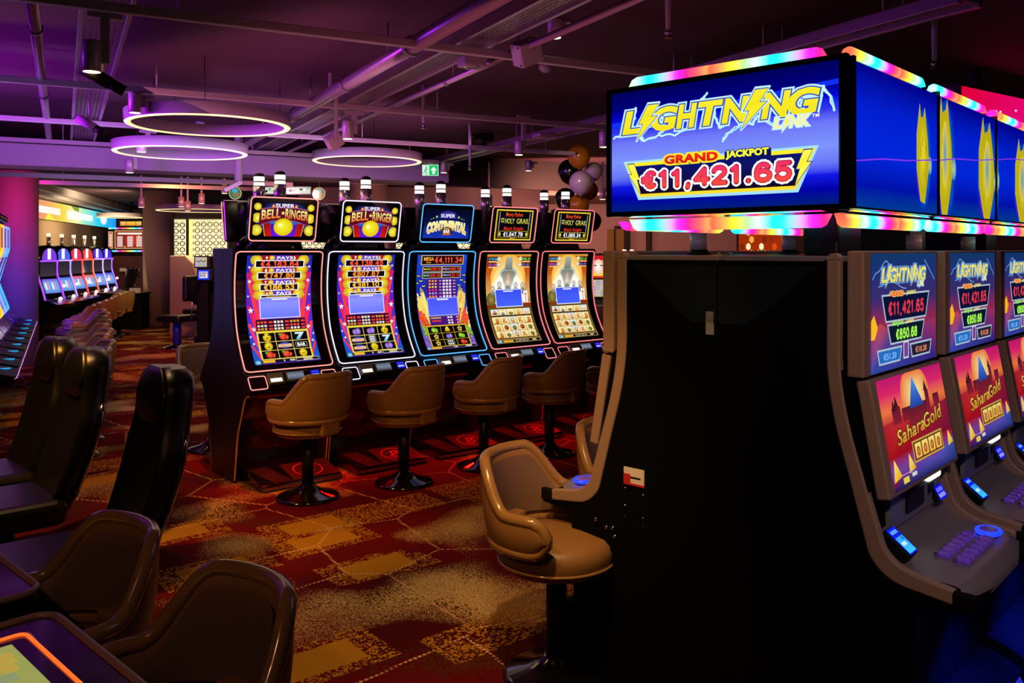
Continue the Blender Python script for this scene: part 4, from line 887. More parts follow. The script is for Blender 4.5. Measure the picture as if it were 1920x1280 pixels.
for k in range(4):
    x = .015+.808*k; sign_side(k).build('side_screen', planemap((x, SY0, 2.232), (.79, 0, 0), (0, 0, -.446), (0, -1, 0)), SG, 'screen_glossy', eps=.0005)
    MB().box(x-.018, x, SY0-.006, SY0+.02, SZ0, SZ1).build('bezel_strip', 'gloss_black', SG)
    led_bar('side_light_bar', lambda a, o_, z, x=x: Vector((x-.02+a, SY0+.02+o_, z)), .70, SG, 2.247, 2.28, k*.37)
    led_bar('side_light_bar', lambda a, o_, z, x=x: Vector((x-.03+a, SY0+.035+o_, z)), .76, SG, 1.720, 1.764, k*.37, up=False)
    led_bar('side_light_line', lambda a, o_, z, x=x: Vector((x-.01+a, SY0+.01+o_*.3, z)), .74, SG, 1.770, 1.775, k*.37+.1)
led_bar('front_light_bar', lambda a, o_, z: Vector((SX0+.02+o_, .36-a, z)), .74, SG, 2.248, 2.286, .30)
led_bar('front_light_bar', lambda a, o_, z: Vector((SX0+.035+o_, .365-a, z)), .75, SG, 1.720, 1.764, .30, up=False)
led_bar('front_light_line', lambda a, o_, z: Vector((SX0+.01+o_*.3, .36-a, z)), .74, SG, 1.770, 1.775, .30)
led_bar('rear_light_bar', lambda a, o_, z: Vector((.02+a, .42+o_, z)), .75, SG, 1.724, 1.758, .75, up=False); led_bar('rear_light_bar', lambda a, o_, z: Vector((.86+a, .42+o_, z)), .75, SG, 1.724, 1.758, .45, up=False)
MB().box(.10, .30, -.37, -.25, 1.633, SZ0, bev=.01).build('support_column', 'satin_black', SG); MB().box(1.3, 1.5, -.2, .2, 1.633, SZ0).build('support_column', 'satin_black', SG); MB().box(2.5, 2.7, -.2, .2, 1.633, SZ0).build('support_column', 'satin_black', SG)

def art_link_top():
    A = Art(100, 64); A.grad(0, 0, 100, 64, [(0, '#103868'), (.12, '#1c3478'), (.4, '#3c2c70'), (.62, '#982850'), (.74, '#5830a0'), (1, '#4048a8')], 1)
    rnd = random.Random(2); A.poly([(0, 40), (14, 38), (30, 44), (100, 40), (100, 64), (0, 64)], ['#a83858', '#c84848', '#5c3888', '#a03060', '#302080', '#3048a8'], 1.3)
    A.poly([(0, 36), (4, 33), (9, 40), (5, 46), (0, 46)], '#ffc020', 2); 
    for pts in ([(2, 14), (20, 4), (30, 9)], [(80, 4), (97, 16)], [(10, 18), (30, 16), (50, 20)]): zig(A, pts, .5, '#78b8f8', 2, rnd, 4, .8)
    logo(A, 9, 1.0, .78, '#f8f080', '#e8e060', '#78b0f0', '#284090', 2.4)
    def pq(x0, y0, x1, y1, ins, c): 
        A.poly([(x0, y0), (x1, y0), (x1-ins, y1), (x0+ins, y1)], '#b0c8d8', 2); A.poly([(x0+1.6, y0+1), (x1-1.6, y0+1), (x1-ins-.8, y1-1), (x0+ins+.8, y1-1)], c, 2.3)
    pq(14, 22.5, 88, 38, 6, '#0c1238'); A.text('GRAND', 36, 22.4, 2.6, '#f05030', w=20, bold=.05, outs=((.09, '#f0d860'),), l=3); A.text('JACKPOT', 58, 22.4, 2, '#e8e060', w=14, bold=.05, l=3); A.nums('€11,421.65', 51, 30.6, 7, 54, 1.6, '#e03848', l=3)
    pq(22, 39, 80, 50.5, 5, '#0c1a30'); A.text('MAJOR', 38, 39, 2.2, '#80e840', w=16, bold=.05, l=3); A.text('JACKPOT', 56, 39, 1.8, '#e8e060', w=12, bold=.04, l=3); A.nums('€850.68', 51, 45.4, 5.4, 32, 1.4, '#a0f050', l=3)
    pq(8, 52, 44, 60.5, 3, '#2870c8'); pq(56, 52, 92, 60.5, 3, '#282038'); A.text('€51.20', 26, 56.4, 3.4, '#80c0ff', w=18, bold=.02, l=3); A.text('€10.28', 74, 56.4, 3.4, '#f09060', w=18, bold=.02, l=3); A.frame(46, 50, 54, 60, 1, '#d8d8d0', 2.4); A.rect(47, 51, 53, 59, '#7840a0', l=2.3)
    return A
def art_link_low():
    A = Art(100, 64); rnd = random.Random(8)
    A.grad(0, 0, 100, 64, [(0, '#c01870'), (.15, '#e02868'), (.3, '#f07840'), (.42, '#c02838'), (.7, '#a01020'), (.82, '#784098'), (1, '#203c88')], 1)
    A.ell(52, 14, 22, 18, '#f07840', '#fff8a0', 1.3, 24)
    A.poly([(40, 22), (44, 14), (50, 3), (57, 14), (62, 22)], ['#2040a0', '#3868c8', '#5898e8', '#3868c8', '#2040a0'], 1.8)
    for x, y, w_, h_ in ((14, 18, 12, 10), (28, 20, 9, 8), (66, 14, 6, 14), (78, 18, 10, 8), (36, 20, 30, 12)): A.rect(x, y, x+w_, y+h_, '#5c1830', '#8c2030', l=1.6)
    for x, y in ((17, 18), (21, 16), (68, 12)): A.poly([(x-3, y+2), (x, y-5), (x+3, y+2)], '#481028', 1.7)
    A.poly([(0, 26), (30, 24), (70, 26), (100, 24), (100, 44), (0, 46)], ['#b02030', '#c83030', '#a81c30', '#8c1838', '#701038', '#a80c18'], 1.5)
    for t, cx, w_, y in (('Sahara', 36, 42, 34), ('Gold', 72, 30, 31)): A.text(t, cx, y, 9, '#f0d860', '#c89820', w=w_, bold=.01, outs=((.05, '#3a1408'),), l=3, shear=.15, slope=-1.6)
    A.frame(34, 41, 82, 54, 1.2, '#c8a040', 2.6); A.rect(35, 42, 81, 53, '#3c0c20', l=2.3)
    for i in range(4): A.rect(37+i*11, 43, 46.5+i*11, 52, '#f8e070', '#f0b040', l=2.8); A.ell(41.7+i*11, 48, 2.6, 3, '#8c2028', '#f0a040', 3, 10)
    for x, y, s_ in ((2, 50, 9), (24, 50, 8), (90, 47, 7)): A.poly([(x, y+s_), (x+s_*.4, y-s_*.4), (x+s_*1.3, y+s_*.8)], ['#f8c830', '#ffee70', '#e0a020'], 2.4)
    A.poly([(0, 58), (30, 54), (70, 56), (100, 50), (100, 64), (0, 64)], ['#8c1830', '#6838a0', '#5850b8', '#3858b0', '#182c70', '#201040'], 2); A.rect(14, 58.6, 22, 62, '#e8d050', l=3); A.rect(27, 58.2, 34, 60.4, '#d8d8d8', l=3); A.rect(12, 56.6, 30, 57.2, '#c890c0', l=3)
    return A
LT, LL = art_link_top(), art_link_low()
def make_link(label, detail=True):
    t = thing('slot_machine', label, 'slot machine', group='machines under the jackpot sign')
    body = [(.0006, 0), (.757, 0), (.757, .22), (.70, .25), (.63, .27), (.645, .62), (.79, .635), (.80, .665), (.587, .69), (.54, .705), (.505, .75), (.495, .90), (.505, .92), (.44, 1.27), (.39, 1.30), (.385, 1.615), (.0006, 1.615)]
    MB().prism(body, -.352, .352).build('cabinet', 'bare_black', t)
    # mauve rails running down the sides and out along the deck
    out = cat([(.421, 1.62), (.421, 1.45), (.422, 1.28), (.448, 1.12), (.496, .95), (.535, .82), (.556, .76), (.60, .722), (.66, .705), (.745, .692)], 4)
    inn = cat([(.379, 1.62), (.379, 1.45), (.380, 1.28), (.404, 1.12), (.450, .95), (.490, .80), (.515, .725), (.575, .675), (.66, .660), (.745, .650)], 4)
    for sx in (-1, 1):
        a, b_ = (sx*.358, sx*.326)
        mb = MB(); mb.loft([[(a, -o[0], o[1]), (b_, -o[0], o[1]), (b_, -i[0], i[1]), (a, -i[0], i[1])] for o, i in zip(out, inn)], smooth=False)
        rl = mb.build('side_rail', 'trim_mauve', t, bev=.006)
        mb = MB(); mb.prism([(.379+.021-.021*math.cos(q), 1.62+.021*math.sin(q)) for q in (PI*k/8 for k in range(9))], min(a, b_), max(a, b_)); mb.build('rail_cap', 'trim_mauve', rl)
        MB().box(sx*.348-.012, sx*.348+.012, -.80, -.735, .64, .692, bev=.01).build('deck_bumper', 'dull_black', rl)
    MB().box(-.33, .33, -.39, -.012, 1.612, 1.632, bev=.004).build('top_plate', 'deck_grey', t)
    for sx in (-1, 1): MB().prism([(.355, 1.598), (.004, 1.598), (.004, 1.40), (.10, 1.40), (.16, 1.44)], min(sx*.352, sx*.356), max(sx*.352, sx*.356)).build('cap_panel', 'cap_blue', t)
    ud = MB().box(-.352, .352, -.492, -.44, 1.262, 1.648, bev=.006).build('upper_door', 'trim_mauve', t)
    LT.build('upper_screen', planemap((-.302, -.494, 1.640), (.620, 0, 0), (0, 0, -.372), (0, -1, 0)), ud, 'screen_glossy', eps=.0005)
    ld = MB().prism([(.504, 1.256), (.565, .905), (.525, .90), (.462, 1.25)], -.34, .34).build('lower_door', 'trim_mauve', t, bev=.006)
    LL.build('lower_screen', planemap((-.296, -.506, 1.248), (.612, 0, 0), (0, -.057, -.33), (0, -1, .17)), ld, 'screen_glossy', eps=.0005)
    # silver panel with the lit note slot, below the screens
    bp = MB().box(-.20, .28, -.518, -.50, .772, .905).build('bill_panel', 'grey_plastic', t)
    MB().box(-.07, .09, -.526, -.515, .80, .86).build('ticket_slot', 'satin_black', bp); MB().box(.12, .245, -.535, -.515, .862, .888, bev=.008).build('note_light', 'white_light', bp); MB().box(.15, .20, -.524, -.515, .82, .85).build('key_plate', 'satin_black', bp)
    # curved button deck
    prof = cat([(.508, .79), (.515, .755), (.545, .722), (.587, .703), (.68, .698), (.75, .694)], 4)
    front = [(-.33, .75), (-.27, .785), (-.18, .80), (.12, .80), (.24, .775), (.30, .73), (.33, .70)]
    def fr(x):
        for (x0, d0), (x1, d1) in zip(front, front[1:]):
            if x0 <= x <= x1: return d0+(d1-d0)*(x-x0)/(x1-x0)
        return .70
    mb = MB(); rows = []
    xs = [-.325+.65*i/24 for i in range(25)]
    for (d, z) in prof[:-1]: rows.append([Vector((x, -min(d, fr(x)), z)) for x in xs])
    rows.append([Vector((x, -fr(x), .690)) for x in xs]); rows.append([Vector((x, -fr(x), .655)) for x in xs])
    mb.loft(rows, close=False, cap0=False, cap1=False); bd = mb.build('button_deck', 'deck_grey', t)
    if detail:
        bm_ = mat('purple_button', '#7a58c8', .12, emit='#4a20a0', es=.25, coat=.6)
        for r, d in ((0, .645), (1, .703)):
            for k in range(6):
                x = -.10+.05*k-.012*r; b1 = MB().box(x-.021, x+.021, -d-.021, -d+.021, .695, .714, bev=.008).build('button', bm_, bd)
                MB().ball((x-.024, -d+.018, .708), .006, 8).build('button_stud', 'chrome', b1)
        pts = [(.215+.042*math.cos(q), -.69+.034*math.sin(q), .712) for q in (2*PI*k/24 for k in range(24))]
        sb = MB().tube(pts, .008, 8, True).build('spin_ring', 'blue_light', bd); MB().lathe([(.036, .70), (.036, .716), (.03, .72)], 20, Matrix.Translation((.215, -.69, 0)) @ Matrix.Diagonal((1, .8, 1, 1))).build('spin_button', bm_, bd)
    cm = Matrix.Translation((-.24, -.55, .745)) @ Matrix.Rotation(math.radians(38), 4, 'X')
    cr = MB().box(-.035, .035, -.05, .05, -.02, .022, bev=.006, mtx=cm).build('card_reader', 'satin_black', t)
    A = Art(60, 80); A.rect(0, 0, 60, 80, '#0c20e0', l=1); A.rect(8, 8, 52, 18, '#60a0ff', l=1.5); A.rect(4, 28, 56, 76, '#30a0ff', '#40c8ff', l=1.5); A.rect(10, 44, 40, 54, '#c0f0ff', l=2); A.rect(40, 32, 46, 40, '#1030a0', l=2)
    A.build('card_display', lambda u, v, h: cm @ Vector((-.032+.064*u, .046-.092*v, .0235+h)), cr)
    mm = Matrix.Translation((.24, -.522, .80)) @ Matrix.Rotation(math.radians(60), 4, 'X'); mt = MB().box(-.04, .04, -.026, .026, -.01, .012, bev=.004, mtx=mm).build('meter', 'satin_black', t)
    A = Art(80, 50); A.rect(0, 0, 80, 50, '#1414d8', l=1); A.rect(8, 8, 70, 22, '#6068ff', l=1.5)
    for k in range(6): A.rect(8+k*11, 28, 15+k*11, 42, '#b0b0ff', l=1.5)
    A.build('meter_display', lambda u, v, h: mm @ Vector((-.038+.076*u, .024-.048*v, .0135+h)), mt)
    # blue lamp under the deck and the kick plate it lights
    MB().box(-.28, .28, -.76, -.72, .612, .630).build('foot_lamp', 'blue_light', t)
    MB().prism([(.757, 0), (.80, 0), (.80, .12), (.757, .21)], -.33, .33).build('kick_plate', 'grey_plastic', t, bev=.004)
    spot('foot_beam', (0, -.82, .60), (0, -.90, 0), 70, '#0428ff', 120, .6, .05, t)
    lp = MB().lathe([(.05, 1.63), (.035, 1.652)], 24, Matrix.Translation((.06, -.25, 0))).build('signal_lamp', 'satin_black', t)
    MB().lathe([(.032, 1.652), (.032, 1.716)], 24, Matrix.Translation((.06, -.25, 0))).build('lamp_barrel', 'lamp_glass', lp)
    return t
ND = ['nearest the camera under the jackpot sign', 'second from the near corner, under the sign', 'third from the near corner, cut by the right edge']
LM = None
for k in range(3):
    lb = 'mauve-railed machine facing right, '+ND[k]; p = WB(.345+BP*k, 0)
    if LM is None: LM = make_link(lb); LM.location = p; LM.rotation_euler = (0, 0, THB)
    else: dup(LM, p, THB, lb)
for k in range(3):
    o = dup(LM, WB(.345+BP*k, 0), THB+PI, 'mauve-railed machine facing left, '+['its bare black side towards us', 'second along the left side under the sign', 'third along the left side under the sign'][k])
    for ch in list(o.children):               # no blue lamp under the left-hand decks
        if ch.name.startswith(('foot_lamp', 'foot_beam')): bpy.data.objects.remove(ch)
    if k == 0: LEFT0 = o
# stickers and fittings on the bare side of the near left machine (local +x is the near end there)
def onend(name, d0, d1, z0, z1, m, th=.004, parent=None): return MB().box(.352, .352+th, -d1, -d0, z0, z1).build(name, m, parent or LEFT0)
bl_ = onend('barcode_label', .015, .045, 1.36, 1.44, 'label_grey'); onend('label_print', .021, .039, 1.415, 1.432, 'grey_plastic', .005, bl_)
c_ = onend('asset_card', .30, .39, .785, .845, 'card_white'); onend('red_patch', .36, .3905, .79, .821, 'card_red', .005, c_); onend('red_edge', .30, .39, .781, .789, 'card_red', .005, c_); onend('barcode', .315, .362, .807, .813, 'satin_black', .005, c_)
for d, z in ((.385, .765), (.305, .755), (.385, .70), (.305, .67), (.385, .66), (.305, .64)): MB().ball((.353, -d, z), .004, 8).build('screw', 'chrome', LEFT0)
for d, z in ((.52, .62), (.47, .60), (.44, .605), (.43, .575)): MB().ball((.355, -d, z), .009, 10).build('bolt_head', 'chrome', LEFT0)
for k, (x, d, lb) in enumerate(((-.08, -.66, 'gold-lit tan stool at the black cabinet, its seat in clear view'), (.60, -.73, 'tan stool half hidden behind the mauve rail of the near cabinet'))):
    p = WB(x, d); stool(p, math.atan2(MM.y, MM.x)+(.22 if k == 0 else 0), lb, 'tan stools on the left of the jackpot block')

# ================================================================ LEFT FOREGROUND
THT = math.atan2(.6845, -.729)               # terminals face the stools along BB
def art_term():
    A = Art(100, 70); rnd = random.Random(11); A.grad(0, 0, 100, 70, [(0, '#b09a28'), (1, '#98a048')], 1)
    for k in range(40):
        x, y = rnd.uniform(0, 96), rnd.uniform(0, 64); A.rect(x, y, x+rnd.uniform(4, 22), y+rnd.uniform(3, 12), rnd.choice(['#90a848', '#a8a050', '#b8a030', '#889860', '#68a040', '#a89868']), l=1.3+.02*k)
    return A
ledo = mat('orange_led', '#301000', .3, emit='#ff6020', es=1.5)
def make_terminal(label):
    t = thing('betting_terminal', label, 'betting terminal', group='betting terminals in the near left corner')
    MB().box(-.22, .22, .34, .60, 0, .722, bev=.01).build('pedestal', 'satin_black', t)
    out = rrect(-.30, -.02, .30, .66, .05)
    mb = MB(); mb.loft([[(x, y, .722) for x, y in out], [(x, y, .762) for x, y in out]], smooth=False); mb.build('table_top', 'gloss_black', t)
    MB().tube([(x, y, .762) for x, y in out], .010, 8, True).build('rim', 'trim_mauve', t)
    fr = MB().box(-.21, .21, 0.06, .52, .762, .769, bev=.002).build('screen_frame', 'gloss_black', t)
    MB().tube([(x, y, .771) for x, y in rrect(-.20, .07, .20, .50, .02)], .0042, 6, True).build('led_frame', ledo, fr)
    art_term().build('screen', planemap((-.16, .46, .7705), (.32, 0, 0), (0, -.35, 0), (0, 0, 1)), fr, 'screen_glossy')
    return t
for k, (m_, lb) in enumerate(((-1.95, 'orange-lit betting terminal in the bottom left corner'), (-2.71, 'betting terminal with dark glossy top, behind the orange-lit one'))):
    p = BB*(.745-.02+.03*k) + MM*m_
    if k == 0: TM = make_terminal(lb); TM.location = (p.x, p.y, 0); TM.rotation_euler = (0, 0, THT)
    else: dup(TM, (p.x, p.y, 0), THT, lb)
FB = math.atan2(-BB.y, -BB.x)
stool((-1.28, 2.31), FB+.05, 'brown stool at the left, its tall wing back turned to the dark terminal', 'tan stools at the near left terminals')
stool((-.79, 1.895), FB+.05, 'brown stool at the bottom, closest to the camera, cut by the lower edge', 'tan stools at the near left terminals')
TC = make_tall('rightmost of the black tall-backed chairs, standing behind the brown stool')
for k, (x, y, lb) in enumerate(((-1.70, 3.26, None), (-2.35, 3.92, 'middle black tall-backed chair with blue and yellow gleam on its edge'), (-2.75, 4.40, 'leftmost black tall-backed chair with yellow sheen on its headrest'))):
    if k == 0: TC.location = (x, y, 0); TC.rotation_euler = (0, 0, FB+PI/2-.12)
    else: dup(TC, (x, y, 0), FB+PI/2-.12+.04*k, lb)

# ================================================================ LED CABINETS ALONG THE LEFT
def make_led(label, c):
    t = thing('led_machine', label, 'slot machine', group='led-edged machines along the left side'); ml = mat('led_tube_'+c[1:], '#101018', .3, emit=c, es=1.6)
    MB().prism([(0, 0), (.42, 0), (.46, .30), (.50, .58), (.78, .62), (.80, .66), (.56, .72), (.46, .86), (.34, 1.22), (.44, 1.60), (.46, 1.66), (.46, 1.95), (.40, 2.02), (0, 2.02)], -.29, .29).build('cabinet', 'gloss_black', t, bev=.01)
    for sx in (-1, 1): MB().tube([(sx*.285, -d, z) for d, z in ((.465, .87), (.35, 1.22), (.45, 1.60), (.468, 1.66), (.468, 1.95))], .014, 8).build('led_tube', ml, t)
    for d, z in ((.47, .86), (.345, 1.22), (.465, 1.62), (.47, 1.95)): MB().tube([(-.285, -d, z), (.285, -d, z)], .009, 6).build('led_tube', ml, t)
    A = Art(60, 40); A.grad(0, 0, 60, 40, [(0, '#181c30'), (1, '#30283c')], 1)
    for k in range(5): A.rect(4, 4+k*7, 56, 7+k*7, '#40485c', l=1.4)
    A.build('upper_screen', planemap((-.24, -.475, 1.92), (.48, 0, 0), (0, 0, -.24), (0, -1, 0)), t); A.build('middle_screen', planemap((-.24, -.452, 1.56), (.48, 0, 0), (0, .085, -.30), (0, -1, -.25)), t); A.build('lower_screen', planemap((-.24, -.355, 1.18), (.48, 0, 0), (0, -.095, -.27), (0, -1, .3)), t)
    bd = MB().prism([(.57, .72), (.795, .667), (.805, .675), (.575, .735)], -.27, .27).build('button_deck', 'satin_black', t)
    MB().tube([(-.27, -.805, .67), (.27, -.805, .67)], .006, 6).build('deck_edge', mat('pink_line', '#201018', .3, emit='#d890e0', es=.9), bd)
    MB().box(.05, .058, -.75, -.63, .70, .7125).build('cyan_reflection', mat('reflected_cyan', '#001020', .3, emit='#30b0ff', es=.7), bd)  # glowing strip drawn in place of a cyan reflection on the deck
    MB().ball((.18, -.52, .765), .008, 10).build('bill_lamp', 'white_light', t)
    lp = MB().lathe([(.03, 2.02), (.03, 2.10), (.04, 2.10), (.04, 2.16)], 16, Matrix.Translation((0, -.3, 0))).build('signal_lamp', 'silver_lamp', t)
    MB().lathe([(.038, 2.16), (.038, 2.22)], 16, Matrix.Translation((0, -.3, 0))).build('lamp_light', 'white_light', lp)
    for sx in (-1, 1): MB().ball((sx*.2, -.42, 2.06), .05, 12).build('horn', 'chrome', t)
    return t
LEDC = ['#40a0ff', '#8090ff', '#ffb820', '#ff5030', '#b040ff', '#4080ff', '#50b0ff', '#a060ff', '#ff40c0']
RL = math.atan2(V.y, V.x)+PI/2
for k in range(9):
    p = UV(13.1-.66*k, -1.12); lb = 'led-edged machine on the left, %s from the far end' % ['first', 'second', 'third', 'fourth', 'fifth', 'sixth', 'seventh', 'eighth', 'ninth'][k]
    o = make_led(lb, LEDC[k]); o.location = p; o.rotation_euler = (0, 0, RL)
for k in range(9):
    p = UV(12.6-.62*k, .22-.02*k+.04*(k % 2)); stool(p, math.atan2(-V.y, -V.x)+.2, 'pink-lit stool by the led-edged machines, %s from the far end' % ['first', 'second', 'third', 'fourth', 'fifth', 'sixth', 'seventh', 'eighth', 'ninth'][k], 'tan stools along the led-edged machines')

# ================================================================ ARCH-TOPPED MACHINES AND THEIR STOOLS
def make_arch(label, c, c2):
    t = thing('arch_top_machine', label, 'slot machine', group='arch-topped machines at the far left'); ml = mat('arch_led_'+c[1:], '#181018', .3, emit=c, es=1.5)
    MB().prism([(0, 0), (.45, 0), (.47, .55), (.72, .60), (.74, .66), (.50, .74), (.44, .95), (.36, 1.20), (.36, 1.48), (0, 1.48)], -.30, .30).build('cabinet', 'gloss_black', t, bev=.01)
    arc = [(-.28, 1.46)]+[(.28*math.cos(PI-PI*k/12), 1.50+.24*math.sin(PI*k/12)) for k in range(13)]+[(.28, 1.46)]
    MB().loft([[(x, -.40, z) for x, z in arc], [(x, -.04, z) for x, z in arc]]).build('arch_topper', 'gloss_black', t)
    A = Art(56, 30); A.poly([(x*100+28, 30-(z-1.46)*100) for x, z in reversed([(q[0]*.8, 1.46+(q[1]-1.46)*.82) for q in arc])], c2, 1); A.rect(22, 8, 32, 28, '#ffffff', l=1.5)
    A.build('arch_screen', planemap((-.28, -.403, 1.76), (.56, 0, 0), (0, 0, -.30), (0, -1, 0)), t)
    for sx in (-1, 1): MB().tube([(sx*.295, -d, z) for d, z in cat([(.37, 1.45), (.365, 1.22), (.45, .95), (.51, .74)], 3)], .016, 8).build('led_tube', ml, t)
    MB().tube([(-.28, -.41, 1.45), (.28, -.41, 1.45)], .016, 6).build('led_tube', ml, t)
    A = Art(60, 40); A.grad(0, 0, 60, 40, [(0, '#282430'), (1, '#403440')], 1); A.build('reel_window', planemap((-.23, -.37, 1.42), (.46, 0, 0), (0, 0, -.26), (0, -1, 0)), t)
    A = Art(60, 40); A.grad(0, 0, 60, 40, [(0, c2), (.5, '#80d8f0'), (1, '#6080e0')], 1)
    for k in range(6): A.rect(5+k*9, 10, 11+k*9, 30, ('#f0f0ff', '#f080c0', '#50a0ff')[k % 3], l=1.4)
    A.build('screen', planemap((-.23, -.40, 1.12), (.46, 0, 0), (0, -.085, -.26), (0, -1, .3)), t)
    MB().ball((.12, -.54, .75), .035, 12).build('deck_lamp', 'white_light', t); MB().ball((.33, -.48, .98), .03, 12).build('side_knob', 'warm_light', t)
    lp = MB().lathe([(.035, 1.70), (.035, 1.92)], 16, Matrix.Translation((0, -.1, 0))).build('signal_lamp', 'silver_lamp', t); MB().lathe([(.037, 1.92), (.037, 1.98)], 16, Matrix.Translation((0, -.1, 0))).build('lamp_light', 'warm_light', lp)
    return t
AR0, ARD = Vector((-8.95, 15.7, 0)), Vector((-.235, .972, 0)); ARN = Vector((.972, .235, 0))
ARC = [('#a040ff', '#8040e0'), ('#b090ff', '#5060f0'), ('#ff4050', '#e03060'), ('#ff5040', '#f04040'), ('#c8a0ff', '#6040f0'), ('#a060ff', '#5030e0')]
for k, (c, c2) in enumerate(ARC):
    o = make_arch('arch-topped %s machine, %s from the left' % (['violet-lit', 'lilac-lit', 'red-lit', 'orange-red-lit', 'pale-lilac-lit', 'deep-violet-lit'][k], ['first', 'second', 'third', 'fourth', 'fifth', 'sixth'][k]), c, c2)
    o.location = AR0+ARD*(.92*k); o.rotation_euler = (0, 0, math.atan2(ARN.y, ARN.x)+PI/2-.30)
for k in range(8):
    px, py = [(137, 566), (150, 562), (165, 556), (178, 552), (187, 548), (200, 545), (207, 545), (222, 543)][k]
    p = G(px, py+22+1.0*k*0+10, 0.0); p = Dp(px, 469, 12.2+.62*k); stool((p.x, p.y), PI+.3-(.5 if k > 5 else 0), 'tan stool facing the arch-topped machines, %s from the left' % ['first', 'second', 'third', 'fourth', 'fifth', 'sixth', 'seventh', 'eighth'][k], 'tan stools at the arch-topped machines')

# ================================================================ CEILING GEAR
HT = 2.80
def hang(t, pts, z0, m='white_paint', r=.006):
    for x, y in pts: MB().cyl((x, y, z0), (x, y, ZC-t.location.z), r, 6).build('hanger', m, t)
for k, (u, v0, v1, z, lb) in enumerate(((4.45, -3.6, 4.6, HT, 'long pale lighting track nearest the camera, crossing the top of the picture'), (6.64, -4.2, 5.4, HT, 'second lighting track, passing above the largest ring lamp'),
        (8.6, -4.3, 5.4, HT, 'third lighting track, passing behind the largest ring lamp'), (10.15, -4.3, 4.3, 2.79, 'lighting track just before the long bulkhead'), (2.1, -3.0, 3.6, HT, 'lighting track above the foreground stools'))):
    t = thing('lighting_track', lb, 'lighting track', UV(u, 0, z), RZ, 'lighting tracks across the ceiling')
    MB().box(v0, v1, -.022, .022, -.02, .025, bev=.004).build('rail', 'white_metal', t); hang(t, [(v0+.4+(v1-v0-.8)*i/4, 0) for i in range(5)], .02)
def spotlight(px, py, u, label, aim=(0, 0, -1), sc=1.0, ztr=HT):
    p = onU(px, py, u); t = thing('track_spotlight', label, 'spotlight', (p.x, p.y, p.z), RZ, 'cylindrical track spotlights')
    up = max(.05, ztr-.03-p.z)
    ad = MB().box(.035*sc, .075*sc, -.02, .02, -.03*sc, up).build('adapter', 'white_metal', t); MB().box(-.02, .13*sc, -.021, .021, up-.025, up).build('adapter_plate', 'white_metal', ad)
    MB().lathe([(.002, .075*sc), (.043*sc, .07*sc), (.045*sc, .06*sc), (.045*sc, -.07*sc), (.038*sc, -.075*sc), (.036*sc, -.055*sc), (.0, -.055*sc)], 24).build('lamp_body', 'white_metal', t)
    MB().lathe([(.0, -.0745*sc), (.038*sc, -.0745*sc)], 20).build('lens', 'warm_light', t)
for a in ((1040, 48, 4.45, 'lit track spotlight hanging beside the larger white speaker box'), (172, 105, 4.45, 'lit brass-glowing spotlight at the upper left, before the mesh tray'), (652, 243, 6.64, 'lit spotlight beside the smaller tilted speaker box'), (253, 192, 6.64, 'tall spotlight at the left rim of the largest ring lamp', (0, 0, -1), 1.0, HT-.005),
          (265, 270, 8.6, 'small spotlight over the middle ring lamp'), (243, 311, 10.15, 'small spotlight before the bulkhead at the left'), (1132, 261, 6.64, 'lit spotlight just left of the jackpot sign'), (991, 310, 10.15, 'small lit spotlight right of the exit sign, left of the balloons'), (832, 313, 10.15, 'small lit spotlight just right of the exit sign'), (973, 277, 7.75, 'lit spotlight under the rear mesh tray', (0, 0, -1), 1.0, ZC+.03)):
    spotlight(*a)
def speaker(px, py, u, s_, tilt, label):
    p = onU(px, py, u); t = thing('speaker_box', label, 'speaker', (p.x, p.y, p.z), RZ, 'white speaker boxes on the tracks')
    m = Matrix.Rotation(tilt, 4, 'Y') @ Matrix.Rotation(.35, 4, 'X')
    MB().box(-s_, s_, -s_*.7, s_*.7, -s_*.9, s_*.9, bev=.006, mtx=m).build('case', 'white_metal', t)
    br_ = MB().box(-s_*.24, s_*.24, -s_*1.05, -s_*.95, -s_*.2, HT-p.z+.06, bev=.004).build('bracket', 'white_paint', t); MB().box(-s_*.2, s_*.2, -s_*.95, .126, HT-p.z+.045, HT-p.z+.06).build('bracket_arm', 'white_paint', br_); MB().box(-.01, .01, .10, .12, HT-p.z+.06, ZC-p.z).build('hanger', 'white_paint', t)
    for z in (-.7, .7): MB().ball(m @ Vector((-s_*1.0, -s_*.4, s_*z)), .006, 8).build('screw', 'satin_black', t)
speaker(988, 98, 4.30, .075, -.42, 'larger white speaker box tilted under the nearest track'); speaker(626, 264, 6.49, .06, -.6, 'smaller white speaker box tilted by the small ring lamp')
def ring_lamp(px, py, wpx, Dm, label):
    d = Dm*FPX/wpx; p = Dp(px, py, d); t = thing('ring_lamp', label, 'ring lamp', (p.x, p.y, p.z), 0, 'ring lamps'); r = Dm/2
    MB().loft([[Vector((q*math.cos(2*PI*i/72), q*math.sin(2*PI*i/72), z)) for i in range(72)] for q, z in ((r-.055, -.04), (r-.058, .05), (r, .05), (r-.003, -.04))], cap0=False, cap1=False).build('hoop', 'white_paint', t)
    MB().loft([[Vector((q*math.cos(2*PI*i/72), q*math.sin(2*PI*i/72), z)) for i in range(72)] for q, z in ((r-.053, -.041), (r-.046, -.048), (r-.013, -.048), (r-.006, -.041))], cap0=False, cap1=False).build('light_strip', 'ring_light', t)
    for a in (.75, 2.7, 5.0): MB().cyl((r*.97*math.cos(a), r*.97*math.sin(a), .05), (r*.97*math.cos(a), r*.97*math.sin(a), ZC-p.z), .003, 5).build('wire', 'satin_black', t)
    l = area('ring_glow', (0, 0, -.06), (0, 0, -1), 5, '#ffdf9a', Dm*.8, Dm*.8, parent=t)
